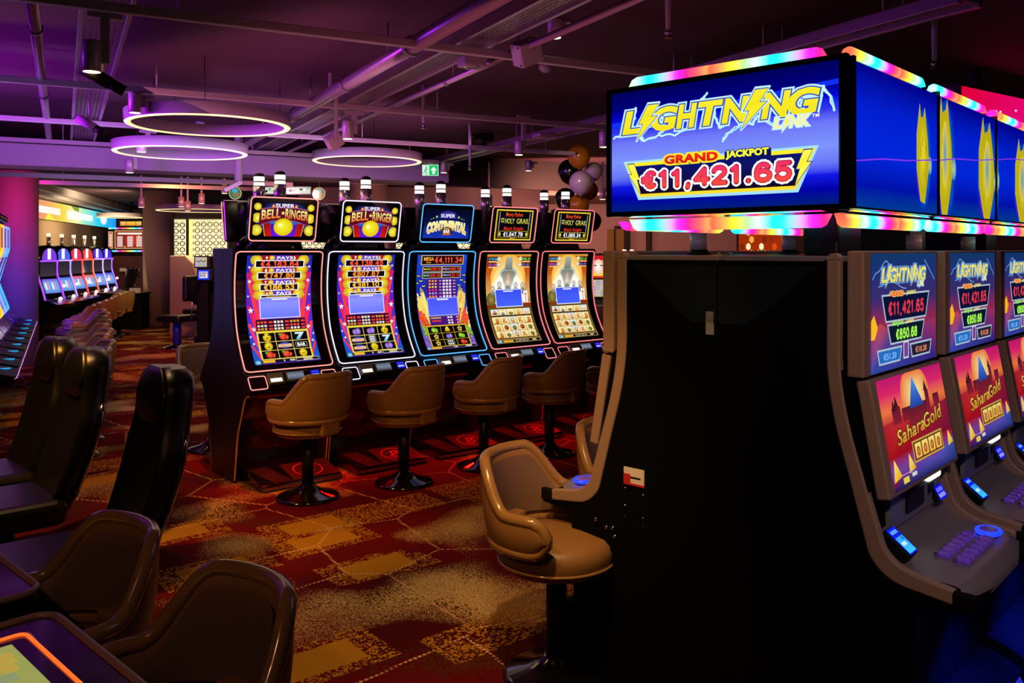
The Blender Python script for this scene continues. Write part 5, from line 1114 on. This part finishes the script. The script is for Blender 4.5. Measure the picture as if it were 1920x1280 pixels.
ring_lamp(393, 226, 296, 1.25, 'largest ring lamp, hanging under the tracks at the left'); ring_lamp(340, 279, 240, 1.25, 'middle ring lamp below and behind the largest one'); ring_lamp(689, 296, 204, 1.25, 'smallest ring lamp, by itself above the machines')
def tray(name, v0, v1, u0, u1, z, label, group='mesh trays under the ceiling', lip=.05, dark=False):
    t = thing(name, label, 'cable tray', UV(u0, (v0+v1)/2, z), RZ, group); w2 = (v1-v0)/2; L = u1-u0
    MB().box(-w2+.01, w2-.01, 0, L, -.003, .003).build('mesh_floor', 'perforated', t)
    for sx in (-1, 1): MB().box(sx*w2-.012, sx*w2+.012, 0, L, -.02, lip, bev=.004).build('side_rail', 'pipe_metal', t)
    hang(t, [(sx*w2, L*(i+.5)/3) for sx in (-1, 1) for i in range(3)], lip)
tray('cable_tray', 2.02, 2.22, 2.2, 11.2, 2.86, 'long mesh tray running away through the middle of the ceiling'); tray('cable_tray', .08, .30, 2.2, 11.3, 2.86, 'mesh tray at the left, glowing violet'); tray('cable_tray', 4.45, 4.65, 5.4, 11.2, 2.86, 'mesh tray at the back right, gleaming red'); tray('cable_tray', 3.82, 3.98, 2.6, 5.2, 2.86, 'mesh tray at the top right, above the jackpot sign')
t = thing('mesh_duct', 'wide mesh duct crossing behind the top of the jackpot sign', 'duct', UV(4.9, 4.1, 2.82), RZ); MB().box(0, 2.6, -.2, .2, -.003, .003).build('mesh_floor', 'perforated', t); hang(t, [(.2, -.2), (2.4, -.2)], 0)
for sy in (-1, 1): MB().box(0, 2.6, sy*.2-.01, sy*.2+.01, -.02, .04).build('side_rail', 'pipe_metal', t)
def pipe(v, u0, u1, z, r, label, joints=()):
    t = thing('ceiling_pipe', label, 'pipe', UV(u0, v, z), RZ, 'pipes under the ceiling'); L = u1-u0
    MB().cyl((0, 0, 0), (0, L, 0), r, 20).build('tube', 'pipe_metal', t)
    for j in joints: MB().cyl((0, j, 0), (0, j+.035, 0), r*1.25, 20).build('coupling', 'steel', t)
    hang(t, [(0, L*(i+.5)/4) for i in range(4)], r*.9, 'steel', .005)
pipe(1.77, 2.2, 9.6, 2.82, .048, 'thick bright pipe running away beside the long mesh tray', (2.35, 3.6, 5.1)); pipe(2.36, 2.2, 10.5, 2.82, .022, 'slim violet pipe right of the long mesh tray', (3.2, 5.4)); pipe(-.13, 2.2, 10.8, 2.84, .03, 'slim pipe at the far left of the ceiling', (3.0, 5.2))
for k, (px, y0, y1, lb) in enumerate(((1253, 0, 72, 'sprinkler drop at the top right of centre'), (794, 190, 241, 'sprinkler drop above the right side of the small ring lamp'), (1752, 66, 128, 'sprinkler drop behind the jackpot sign'), (881, 286, 318, 'sprinkler drop between the two rear spotlights'))):
    d = [3.9, 7.2, 4.6, 9.3][k]; p = Dp(px, y1, d); t = thing('sprinkler', lb, 'sprinkler', p, 0, 'sprinkler drops'); MB().cyl((0, 0, .04), (0, 0, ZC-p.z), .012, 10, .02).build('drop_pipe', 'white_paint', t); MB().lathe([(.004, .04), (.018, .03), (.018, .022), (.006, .015), (.02, .002), (.02, 0)], 12).build('head', 'chrome', t)
p = G(1023, 128, ZC-.03); tag(MB().lathe([(.05, .03), (.052, .0), (.04, -.015), (.02, -.03), (0, -.03)], 20).build('smoke_detector', 'white_paint', loc=p), 'round white smoke detector on the ceiling near the larger speaker box', 'smoke detector')
p = G(375, 234, ZC-.03); tag(MB().lathe([(.05, .03), (.052, .0), (.04, -.015), (.02, -.03), (0, -.03)], 20).build('smoke_detector', 'white_paint', loc=p), 'round white smoke detector seen through the largest ring lamp', 'smoke detector')
for px, py, u, sz, lb in ((885, 120, 4.7, .075, 'square white downlight box under the long mesh tray'), (1021, 254, 7.5, .10, 'square white box under the rear mesh tray'), (160, 287, 10.9, .11, 'white junction box at the end of the violet mesh tray')):
    p = onU(px, py, u); t = thing('downlight_box', lb, 'downlight', p, RZ, 'square ceiling boxes'); MB().box(-sz, sz, -sz*.8, sz*.8, -.02, 2.836-p.z, bev=.008).build('case', 'white_paint', t); MB().lathe([(sz*.45, -.024), (sz*.7, -.024), (sz*.72, -.018)], 24, cap=False).build('trim_ring', 'chrome', t)
def camera_(px, py, u, label, body):
    p = onU(px, py, u); t = thing('security_camera', label, 'security camera', p, RZ, 'security cameras'); m = Matrix.Rotation(math.radians(28), 4, 'Y')
    MB().cyl(m @ Vector((-.11, 0, 0)), m @ Vector((.04, 0, 0)), .035, 16).build('body', body, t); MB().cyl(m @ Vector((.04, 0, 0)), m @ Vector((.12, 0, 0)), .03, 16).build('lens', 'satin_black', t); MB().cyl((0, 0, .02), (0, 0, 2.836-p.z), .01, 8).build('stem', 'white_paint', t)
camera_(192, 148, 4.9, 'black security camera under the near part of the violet tray', 'satin_black'); camera_(168, 234, 7.6, 'white and black security camera below the violet tray', 'white_paint')
p = onU(807, 319, 10.2); t = thing('exit_sign', 'green emergency exit sign with running man and arrow', 'sign', p, 0); MB().box(-.105, .105, 0, .03, -.072, .072).build('case', 'white_paint', t); MB().box(-.02, .02, .0, .03, .07, HT-p.z-.02).build('bracket', 'white_paint', t)
A = Art(100, 66); A.rect(0, 0, 100, 66, '#e8fff0', l=1); A.rect(3, 3, 97, 63, '#18c868', l=1.4); A.rect(4, 6, 42, 60, '#e8fff0', l=1.8)
A.ell(24, 16, 5, 5, '#10a050', None, 2.2, 12); A.line([(24, 22), (20, 38), (27, 46), (25, 58)], 5, '#10a050', 2.2); A.line([(20, 38), (12, 48), (6, 50)], 4.5, '#10a050', 2.2); A.line([(24, 24), (33, 30), (37, 26)], 3.6, '#10a050', 2.2); A.line([(23, 24), (14, 30), (12, 38)], 3.6, '#10a050', 2.2)
A.poly([(70, 12), (90, 34), (78, 34), (78, 56), (62, 56), (62, 34), (50, 34)], '#e8fff0', 2); A.build('face', planemap((-.105, -.002, .072), (.21, 0, 0), (0, 0, -.144), (0, -1, 0)), t)
p = Dp(447, 330, 9.6); t = thing('ceiling_bracket', 'violet-lit white post with angled arm hanging at the bulkhead', 'bracket', p, RZ); MB().cyl((0, 0, -.06), (0, 0, ZC-p.z), .045, 14).build('post', 'white_paint', t); MB().box(-.22, .0, -.03, .03, -.10, -.05, bev=.005, mtx=Matrix.Rotation(-.5, 4, 'Y')).build('arm', 'white_metal', t)
p = onU(908, 258, 8.9); t = thing('projector_mount', 'dark cabled device perched on the rear mesh tray', 'projector', p, RZ); MB().box(-.10, .10, -.06, .06, -.04, .05, bev=.01).build('case', 'satin_black', t); MB().tube([(-.1, 0, 0), (-.2, 0, .05), (-.24, 0, -.05)], .012, 8).build('cable', 'satin_black', t); MB().box(-.02, .02, -.02, .02, -.14, -.03).build('foot', 'satin_black', t)

# ================================================================ BALLOONS
for k, (px, py, r_, d, c, lb) in enumerate(((1086, 292, 22, 10.4, '#b8741c', 'gold balloon at the top of the cluster'), (1069, 321, 23, 10.85, '#0c0a0c', 'black balloon at the upper left of the cluster'), (1113, 321, 17, 10.6, '#b8a4b0', 'smaller pearl balloon at the right of the cluster'), (1089, 342, 22, 10.2, '#c0aeba', 'large pearl balloon in the middle of the cluster'),
        (1105, 357, 17, 10.9, '#b87420', 'gold balloon half hidden behind the middle pearl one'), (1060, 372, 20, 10.6, '#0c0a0c', 'black balloon behind the rightmost signal lamp'), (1085, 384, 20, 10.4, '#b07418', 'gold balloon just above the rightmost topper'), (1110, 414, 18, 10.4, '#0e0a0c', 'black balloon right of the rightmost topper'), (1062, 440, 18, 10.6, '#5c1420', 'dark red balloon peeking out under the rightmost topper'))):
    p = Dp(px, py, d); r = r_*d/FPX; m = mat('balloon_'+c[1:]+str(k), c, .22, coat=.4); t = thing('balloon', lb, 'balloon', p, 0, 'balloons in the hanging cluster')
    MB().lathe([(.001, r)]+[(r*math.sin(q)*(1 if q < PI/2 else 1-.10*((q-PI/2)/(PI/2))), r*math.cos(q)*(1 if q < PI/2 else 1.12)) for q in (PI*i/14 for i in range(1, 14))]+[(.006, -r*1.14), (.012, -r*1.2), (.001, -r*1.2)], 28).build('skin', m, t)
    MB().cyl((0, 0, -r*1.18), (.02, 0, -r*1.5), .003, 5).build('ribbon', 'satin_black', t)
p = Dp(1301, 420, 10); t = thing('balloon', 'dark balloon with a dangling tail, under the jackpot sign by its lamp', 'balloon', p, 0, 'balloons under the sign'); MB().lathe([(.001, .12), (.10, .10), (.15, .03), (.13, -.04), (.05, -.10), (.01, -.13), (.001, -.13)], 24).build('skin', 'gloss_black', t); MB().tube([(0, 0, -.12), (.01, 0, -.18), (-.01, 0, -.26), (.01, 0, -.34)], .012, 6).build('tail', 'gloss_black', t)

# ================================================================ FAR LEFT: BANNER, PANELLING, DESK
path = [(-9.2, 15.2), (-9.75, 17.3), (-10.25, 19.2), (-10.75, 21.0), (-11.3, 23.0), (-12.05, 25.7)]
pp = cat(path, 4)
def strip(name, z0, z1, off, th, m, parent=None, kind=None):
    mb = MB(); mb.loft([[Vector((x+off, y-off*.3, z0)), Vector((x+off, y-off*.3, z1)), Vector((x+off-th, y, z1)), Vector((x+off-th, y, z0))] for x, y in pp], smooth=False); return mb.build(name, m, parent, kind=kind)
strip('wall_curved', 0, 3.0, 0, .2, 'wall_tan', kind='structure'); strip('trim_3', 2.80, 2.95, .55, .7, 'white_paint', kind='structure'); strip('trim_4', 2.74, 2.80, .35, .4, 'white_paint', kind='structure')
t = thing('banner_screen', 'curved rainbow banner screen on the far left wall', 'screen', (0, 0, 0)); strip('panel_back', 2.29, 2.72, .05, .04, 'satin_black', t)
A = Art(200, 30); A.poly([(0, 0), (200, 0), (200, 30), (0, 30)], '#f08870', 1)
st = [(0, '#f47a68'), (.25, '#f8a070'), (.42, '#f8e050'), (.55, '#fff8b0'), (.66, '#a0f0d0'), (.8, '#30d8f0'), (1, '#2090f8')]
for (a, ca), (b_, cb) in zip(st, st[1:]): A.poly([(a*200, 0), (b_*200, 0), (b_*200, 30), (a*200, 30)], [ca, cb, cb, ca], 1.5)
A.rect(24, 9, 40, 20, '#ffffff', l=2); A.rect(43, 9, 78, 20, '#fffaf0', l=2); A.rect(92, 9, 122, 24, '#fffff4', l=2); A.rect(118, 10, 150, 22, '#f4fffc', l=2); A.ell(172, 14, 6, 11, '#d8f4ff', '#ffffff', 2, 14); A.poly([(52, 30), (58, 18), (70, 30)], '#fff050', 1.8); A.poly([(100, 0), (118, 0), (118, 8), (108, 7)], '#88a838', 2)
def bmap(u, v, h):
    x = u*(len(pp)-1); i = min(len(pp)-2, int(x)); q = x-i; X = pp[i][0]+(pp[i+1][0]-pp[i][0])*q; Y = pp[i][1]+(pp[i+1][1]-pp[i][1])*q; return Vector((X+.055+h*3, Y-.02, 2.70-.40*v))
b2 = A.build('display', bmap, t)
MB().box(-10.95, -7.0, 21.6, 21.7, 0, 1.50).build('wall_panelling', 'wood', kind='structure')
def board(px0, py0, px1, py1, d, art, name, label, cat_, mk='screen', depth=.08, group=None, mk_post='down'):
    a = Dp(px0, py0, d); b_ = Dp(px1, py1, d); t = thing(name, label, cat_, ((a.x+b_.x)/2, d, b_.z), 0, group); w2 = (b_.x-a.x)/2; h = a.z-b_.z
    MB().box(-w2-.02, w2+.02, .004, depth, -.02, h+.02, bev=.006).build('case', 'satin_black', t)
    art.build('display', planemap((-w2, -.001, h), (2*w2, 0, 0), (0, 0, -h), (0, -1, 0)), t, mk)
    if mk_post == 'up': MB().box(-.03, .03, .02, .06, h+.02, 2.95-b_.z).build('hanger', 'dull_black', t)
    elif mk_post: MB().box(-.05, .05, depth*.6, depth*.6+.05, -b_.z, h*.5).build('stand_post', 'dull_black', t)
    return t
A = Art(60, 34); A.rect(0, 0, 60, 34, '#8c2018', l=1); A.frame(0, 0, 60, 34, 1.4, '#f0c080', 2); A.rect(6, 4, 54, 7.5, '#fff0e0', l=2); A.ell(36, 18, 16, 12, '#a82c20', '#c84028', 1.4)
for x in (5, 25, 43): 
    for k in range(8): A.rect(x, 11+k*2.5, x+11, 12.6+k*2.5, '#f8e4e0', l=2)
for x, y in ((48, 10), (44, 28), (20, 30)): A.star(x, y, 2, '#ffe860', 3)
board(215, 432, 272, 466, 22.6, A, 'jackpot_board', 'small red jackpot board above the desk at the far left', 'screen', group='jackpot boards')
A = Art(20, 34); A.rect(0, 0, 20, 34, '#c86050', l=1); A.frame(0, 0, 20, 34, 1.4, '#f0c080', 2)
for k in range(9): A.rect(4, 5+k*2.8, 16, 6.6+k*2.8, '#fff0d8', l=2)
board(203, 434, 212, 466, 22.6, A, 'jackpot_board', 'narrow lit board left of the red jackpot board', 'screen', group='jackpot boards')
A = Art(50, 12); A.rect(0, 0, 50, 12, '#301408', l=1)
for x, w_, c in ((2, 13, '#f8c060'), (16, 20, '#f8c820'), (37, 12, '#f0d060')): A.rect(x, 1.5, x+w_, 10.5, c, '#f09030', l=1.6)
t = board(224, 414, 266, 424, 22.6, A, 'jackpot_board', 'amber title board over the red jackpot board', 'screen', group='jackpot boards', mk_post='up')
for py, lb in ((428, 'rainbow light bar between the amber title and the red board'), (470.5, 'rainbow light bar under the red jackpot board')):
    a = Dp(203, py, 22.5); b_ = Dp(272, py, 22.5); t = thing('light_bar', lb, 'light bar', (a.x, a.y, a.z), 0, 'far light bars'); led_bar('tube', lambda x, o_, z: Vector((x, o_, z)), b_.x-a.x, t, -.02, .02, .3)
p = Dp(229, 507, 21.5); A = Art(40, 30); A.rect(0, 0, 40, 8, '#c8b0b8', l=1); A.rect(14, 8, 24, 30, '#c8b0b8', l=1); t = thing('letter_sign', 'pale raised letter T on the burgundy panelling', 'sign', (p.x, p.y, p.z), 0); MB().box(-.05, .43, -.03, .05, -.02, .06).build('letter_bar', 'white_paint', t); MB().box(.10, .26, -.03, .05, -.40, -.02).build('letter_stem', 'white_paint', t)
t = thing('reception_desk', 'dark reception desk before the burgundy panelling', 'desk', Dp(236, 469, 17.9)-Vector((0, 0, EYE)), 0); MB().box(-.45, .40, -.25, .25, 0, .72, bev=.02).build('body', 'dull_black', t); MB().box(-.48, .42, -.28, .28, .72, .76, bev=.01).build('counter', 'satin_black', t)
dk = t.location; t = thing('desk_monitor', 'black monitor with a lamp arm on the reception desk', 'monitor', (dk.x+.05, dk.y, .76), 0); MB().box(-.03, .03, -.2, .2, .12, .52, mtx=Matrix.Rotation(.2, 4, 'Y')).build('screen_shell', 'satin_black', t); MB().lathe([(.10, 0), (.10, .015), (.02, .02), (.02, .2)], 16).build('stand', 'satin_black', t); MB().tube([(.05, -.2, .5), (.16, -.2, .56), (.34, -.2, .3)], .012, 6).build('lamp_arm', 'satin_black', t)
for k, (x, lb) in enumerate(((-.35, 'small pale papers at the left of the reception desk'), (.28, 'white document holder at the right of the reception desk'))): tag(MB().box(-.09, .09, -.12, .02, 0, .012 if k == 0 else .10, bev=.002).build('paper_stack' if k == 0 else 'document_holder', 'card_white', loc=(dk.x+x, dk.y-.15, .76)), lb, 'papers')

# black padded stools and console beyond the bank
def pad_stool(x, y, label, rz):
    t = thing('padded_stool', label, 'stool', (x, y, 0), rz, 'black padded stools'); MB().lathe([(.26, 0), (.24, .02), (.08, .06), (.05, .09)], 28).build('base_plate', 'chrome', t); MB().cyl((0, 0, .05), (0, 0, .46), .07, 18).build('pedestal', mat('indigo_post'+str(int(x*10)), '#2828a0', .3), t)
    MB().box(-.24, .24, -.24, .24, .44, .56, bev=.04, seg=3).build('seat', 'black_leather', t); MB().box(-.2, .2, .27, .36, .80, 1.22, bev=.03, seg=3).build('backrest', 'black_leather', t); MB().cyl((0, .30, .46), (0, .32, .86), .015, 8).build('back_post', 'steel', t)
q1 = G(332, 652); q2 = G(345, 640); pad_stool(q1.x, q1.y, 'nearer black padded stool with indigo pedestal before the pale pillar', -PI/2-.35); pad_stool(q2.x+.12, q2.y+.5, 'farther black padded stool with indigo pedestal behind its twin', -PI/2-.35)
p = G(385, 652); t = thing('game_console', 'black game console with small blue lights, left of the curved bank', 'game console', (p.x+.15, p.y+.3, 0), 0); MB().box(-.45, .5, -.2, .4, .72, 1.02, bev=.06, seg=3).build('body', 'satin_black', t); MB().box(-.05, .3, -.1, .3, 0, .72, bev=.02).build('pedestal', 'dull_black', t); MB().box(-.35, .1, -.3, .1, 0, .22, bev=.03).build('foot', 'satin_black', t)
for z in (.28, .42, .64): MB().box(-.02, .10, -.125, -.10, z, z+.025).build('blue_lamp', 'blue_light', t)
p = G(356, 628); t = thing('curved_kiosk', 'cream kiosk with a curved side, beyond the black console', 'kiosk', (p.x, p.y-.2, 0), 0); MB().prism([(-.25, 0), (.25, 0), (.3, .6), (.28, 1.1), (.2, 1.4), (.05, 1.55), (-.25, 1.55)], -.17, .10, f=lambda x, d, z: (d, x, z)).build('side', 'wall_tan', t, bev=.02)
A = Art(40, 30); A.rect(0, 0, 40, 30, '#1838f0', l=1); A.rect(5, 5, 35, 25, '#e8e0f0', l=1.5)
for k in range(9): A.rect(7+(k % 5)*5.4, 7+(k//5)*8, 11+(k % 5)*5.4, 13+(k//5)*8, ('#7050c0', '#c08040', '#404880')[k % 3], l=2)
board(371, 506, 392, 524, 13.6, A, 'game_screen', 'blue-framed game screen between the kiosk and the bank', 'screen', group='game screens left of the bank')
A = Art(40, 24); A.grad(0, 0, 40, 24, [(0, '#c8b890'), (1, '#b0a8a0')], 1); A.line([(4, 8), (12, 12), (20, 8), (28, 12), (36, 8)], 2, '#382818', 2)
board(366, 482, 388, 500, 13.7, A, 'game_screen', 'pale game screen above the blue-framed one', 'screen', group='game screens left of the bank')
for k, (px, sgn) in enumerate(((380, 0),)):
    p = Dp(px, 469, 13.8); t = thing('game_pedestal', 'dark pedestal carrying the two game screens', 'pedestal', (p.x, p.y+.1, 0), 0); MB().box(-.14, .14, -.0, .3, 0, 1.55, bev=.02).build('body', 'dull_black', t)

# backlit lattice screens
def lattice(px0, px1, d, label, py0=411, py1=520):
    a = Dp(px0, py0, d); b_ = Dp(px1, py1, d); t = thing('lattice_screen', label, 'lattice screen', ((a.x+b_.x)/2, d, b_.z), 0, 'backlit lattice screens'); w_ = b_.x-a.x; h = a.z-b_.z
    A = Art(w_, h); A.grad(0, 0, w_, h, [(0, '#f4ecae'), (.3, '#fff8d0'), (.6, '#fff6c0'), (1, '#e8dc90')], 1); A.build('backlight', planemap((-w_/2, .05, h), (w_, 0, 0), (0, 0, -h), (0, -1, 0)), t)
    MB().box(-w_/2-.03, w_/2+.03, .06, .10, -b_.z, h+.03).build('frame', 'wall_dark', t)
    mb = MB(); st_ = .125; ny, nx = int(h/st_)+1, int(w_/st_)+1
    for j in range(ny):
        for i in range(nx):
            cx, cy = -w_/2+st_*(i+.5), st_*(j+.5)
            if cx+.05 > w_/2 or cy+.05 > h: continue
            mb.loft([[(cx+r*math.cos(2*PI*k/6+.52), y, cy+r*math.sin(2*PI*k/6+.52)) for k in range(6)] for r, y in ((.056, 0), (.056, -.02), (.040, -.02), (.040, 0), (.056, 0))], cap0=False, cap1=False, smooth=False)
            if i+1 < nx: mb.box(cx+.05, cx+st_-.05, -.015, -.005, cy-.006, cy+.006)
    mb.build('lattice', mat('lattice_brass'+str(px0), '#6c6030', .4, .3), t)
    return t
lattice(325, 347, 17.2, 'narrow backlit lattice screen right of the pale pillar'); lattice(353, 424, 17.0, 'backlit lattice screen left of the rear toppers'); lattice(540, 612, 17.0, 'backlit lattice screen seen between the first and second toppers'); lattice(742, 792, 16.6, 'backlit lattice screen seen left of the blue topper'); lattice(815, 905, 16.6, 'backlit lattice screen seen under the blue and pink toppers'); lattice(940, 1000, 16.6, 'backlit lattice screen seen left of the rightmost topper')
a = Dp(348, 411, 17.1); tag(MB().box(-.03, .03, 0, .049, -1.2, 0).build('light_strip', mat('amber_strip', '#201800', .4, emit='#ffe880', es=1.3), loc=Dp(357, 411, 16.93)), 'bright yellow vertical light strip between the lattice screens', 'light strip')
# round pictures and the strip of artwork above the bank
for px, py, lb in ((441, 362, 'round blue and green picture left of the leftmost signal lamps'), (598, 363, 'round blue and green picture between the first and second toppers')):
    A = Art(40, 40); A.ell(20, 20, 20, 20, '#c8b880', None, 1, 28); A.ell(20, 20, 17.5, 17.5, '#2c6a50', '#4a9a70', 1.5, 28); A.ell(19, 12, 9, 6, '#40a8d0', None, 2, 16); A.ell(22, 25, 8, 6, '#a06838', None, 2, 14)
    p = Dp(px, py, 13.2); t = thing('round_picture', lb, 'picture', p, 0, 'round pictures'); MB().cyl((0, .01, 0), (0, .06, 0), .10, 28).build('disc', 'satin_black', t); A.build('picture_face', planemap((-.10, .0, .10), (.2, 0, 0), (0, 0, -.2), (0, -1, 0)), t); MB().cyl((0, .03, .1), (0, .03, 2.9-p.z), .006, 6).build('hanger', 'satin_black', t)
A = Art(120, 14); A.rect(0, 0, 120, 14, '#d8e0d0', l=1); rn = random.Random(6)
for k in range(16): A.ell(4+k*7.4, rn.uniform(3, 11), rn.uniform(2, 5), rn.uniform(1.5, 4), rn.choice(['#181818', '#303030', '#80b890', '#c0d040', '#ffffff']), None, 1.5+.03*k, 10)
t = board(476, 351, 582, 363, 13.4, A, 'picture_strip', 'long pale patterned picture strip above the first topper', 'picture', 'screen', mk_post=None); MB().cyl((0, .05, .1), (0, .05, 2.95-t.location.z), .01, 6).build('hanger', 'satin_black', t)
# tracks, lamps and rings of the hall beyond the bulkhead
for k, (v0, v1, u, z, lb) in enumerate(((-3.6, 3.0, 12.6, 2.62, 'pink perforated track beyond the bulkhead'), (-3.6, 4.0, 14.4, 2.66, 'second track beyond the bulkhead'))):
    t = thing('lighting_track', lb, 'lighting track', UV(u, 0, z), RZ, 'tracks beyond the bulkhead'); MB().box(v0, v1, -.025, .025, -.03, .03).build('rail', 'pipe_metal', t); hang(t, [(v0+1, 0), (0, 0), (v1-1, 0)], .03)
for k, (px, py, lb) in enumerate(((265, 378, 'far spotlight left of the pale pillar'), (340, 377, 'far pale spotlight right of the pale pillar'), (352, 385, 'far spotlight second right of the pale pillar'), (378, 371, 'far spotlight left of the rear toppers'), (421, 352, 'far spotlight above the leftmost rear topper'), (917, 375, 'far spotlight behind the pink toppers'), (1130, 362, 'far spotlight right of the balloons'))):
    p = Dp(px, py, 14.0 if k < 5 else 12.5); t = thing('far_spotlight', lb, 'spotlight', p, 0, 'spotlights beyond the bulkhead'); MB().cyl((0, 0, -.09), (0, 0, .07), .05, 16).build('lamp_body', 'white_metal', t); MB().cyl((0, 0, -.096), (0, 0, -.09), .042, 16).build('lens', 'warm_light', t); MB().box(-.012, .012, -.012, .012, .07, 2.95-p.z).build('stem', 'white_paint', t)
ring_lamp(372, 391, 150, 1.6, 'far ring lamp right of the pale pillar'); ring_lamp(225, 404, 80, 1.0, 'far ring lamp left of the pale pillar')

# ================================================================ RIGHT BACKGROUND
struct('wall_rear', MB().box(-4.4, -.4, 17.5, 17.6, 0, 2.95), 'wall_tan'); struct('wall_back', MB().box(-.4, 9.6, 16.6, 16.8, 0, 3.05), 'wall_tan'); struct('trim_5', MB().box(.6, 9.6, 13.9, 16.6, 2.55, 3.05), 'wall_tan'); struct('trim_6', MB().box(2.62, 2.7, 16.5, 16.6, 0, 2.55), 'wall_dark')
t = thing('doorway', 'narrow yellow-lit doorway with dark frame, right of the balloons', 'doorway', Dp(1158, 469, 16.55)-Vector((0, 0, EYE)), 0); MB().box(-.2, .22, -.03, .04, 0, 2.06).build('recess', mat('yellow_lit_wall', '#7c6418', .7), t)  # yellow light in the doorway is put into the recess colour
MB().box(-.08, -.05, -.06, -.03, 0, 2.06).build('jamb', 'satin_black', t); MB().box(.12, .22, -.06, -.03, 0, 2.06).build('jamb', 'satin_black', t)
tag(MB().box(-.06, .06, -.06, 0, -.025, .025, bev=.01).build('door_lamp', 'satin_black', loc=Dp(1157, 426, 16.5)), 'small black lamp above the yellow doorway', 'lamp')
def face_art(seed):
    A = Art(36, 43); A.grad(0, 0, 36, 43, [(0, '#f070c0'), (.5, '#f8c020'), (1, '#f8d830')], 1); A.rect(8, 0, 36, 9, '#d01828', l=1.5); A.rect(1, 3, 7, 16, '#ff90d0', l=1.6); A.ell(21, 22, 9, 15, '#f0c0a0', '#ffffff', 1.6, 20); A.rect(12, 18, 18, 20, '#583828', l=2); A.rect(24, 18, 30, 20, '#583828', l=2); A.rect(0, 29, 6, 33, '#201830', l=2); A.rect(0, 35, 6, 40, '#e8e0d0', l=2); A.rect(10, 39, 34, 43, '#d83020', l=2); return A
def grid_art():
    A = Art(36, 30); A.rect(0, 0, 36, 30, '#b8b080', l=1)
    for i in range(4):
        for j in range(3): A.rect(2+i*8.4, 2+j*9, 9+i*8.4, 9.6+j*9, ['#c8b8d8', '#d8d0a8', '#b0a0c0'][(i+j) % 3], l=1.5); A.ell(5.5+i*8.4, 5.8+j*9, 2.4, 2.6, '#7868a0', '#e8e0f0', 2, 10)
    return A
for k, (x0, x1, lb) in enumerate(((1100, 1137, 'machine with a pink and yellow screen right of the curved bank'), (1143, 1166, 'machine half hidden by the black cabinet, right of the pink and yellow screen'))):
    d = 13.6; a = Dp(x0, 479, d); b_ = Dp(x1, 521, d); t = thing('slot_machine', lb, 'slot machine', ((a.x+b_.x)/2, d, 0), 0, 'background machines on the right'); w2 = (b_.x-a.x)/2
    MB().prism([(-.5, 0), (.12, 0), (.16, .6), (.30, .66), (.30, .70), (.02, .86), (.02, 1.60), (-.5, 1.60)], -w2-.015, w2+.015).build('cabinet', 'gloss_black', t)
    face_art(k).build('upper_screen', planemap((-w2, -.024, 1.565), (2*w2, 0, 0), (0, 0, -.36), (0, -1, 0)), t); grid_art().build('lower_screen', planemap((-w2, -.026, 1.18), (2*w2*.92, 0, 0), (0, -.06, -.27), (0, -1, .2)), t)
    if k == 0:
        for q in range(2): lp = MB().lathe([(.03, 1.60), (.03, 1.66)], 12, Matrix.Translation((.46+q*.12, .1, 0))).build('signal_lamp', 'white_light', t)
stool((Dp(1125, 469, 12.4).x, 12.4), PI/2+.2, 'far tan stool before the pink and yellow screen', 'tan stools at the background machines'); stool((Dp(1165, 469, 11.2).x, 11.2), PI*.75, 'far brown stool partly hidden by the black cabinet, right of the curved bank', 'tan stools at the background machines')
# orange hexagon wall panel and bulb sign seen under the jackpot sign
A = Art(110, 50); A.rect(0, 0, 110, 50, '#a02c08', l=1); rn = random.Random(12)
for j in range(6):
    for i in range(9):
        if rn.random() < .75:
            cx, cy = 6+i*12.6+(j % 2)*6.3, 4+j*9.5; c = rn.choice(['#c83c08', '#7c2408', '#f0b040', '#fff0b0', '#d84c10', '#8c2c08']); A.poly([(cx+5*math.sin(PI*k/3), cy+5*math.cos(PI*k/3)) for k in range(6)], c, 1.5)
board(1385, 430, 1492, 500, 15.6, A, 'hexagon_panel', 'glowing orange panel of hexagons seen below the jackpot sign', 'wall panel')
A = Art(80, 40); A.rect(0, 0, 80, 40, '#4a3408', l=1); A.ell(40, 14, 26, 14, '#8a5a18', '#b88830', 1.4, 24)
for k in range(22): A.ell(4+(k % 8)*10, 8+(k//8)*12, 2.2, 2.2, '#ffd040', '#fffbe0', 2, 10)
board(1628, 436, 1706, 490, 13.0, A, 'bulb_sign', 'amber sign with round bulbs seen under the sign on the right', 'sign')
A = Art(120, 70); A.poly([(0, 0), (120, 0), (120, 70), (0, 70)], ['#e00030', '#f010a0', '#e010b0', '#e80060'], 1); rn = random.Random(14)
for k in range(60): A.ell(rn.uniform(20, 118), rn.uniform(4, 64), .8, .8, '#ffe0f8', None, 2, 8)
for k in range(4): A.line([(30+k*14, 70), (70+k*16, 20)], .6, '#ff60d0', 1.6)
a = Dp(1862, 469, 6.6); a.z = 2.10; t = thing('pink_screen', 'big pink LED screen with white dots behind the jackpot sign', 'screen', a, RZ+.12); MB().box(-.5, 2.2, .0, .12, -.02, .80).build('case', 'satin_black', t); A.build('display', planemap((-.48, -.004, .775), (2.66, 0, 0), (0, 0, -.77), (0, -1, 0)), t, 'screen'); MB().box(-.2, -.1, .04, .1, .8, ZC-2.10).build('hanger', 'satin_black', t); MB().box(1.2, 1.3, .04, .1, .8, ZC-2.10).build('hanger', 'satin_black', t)
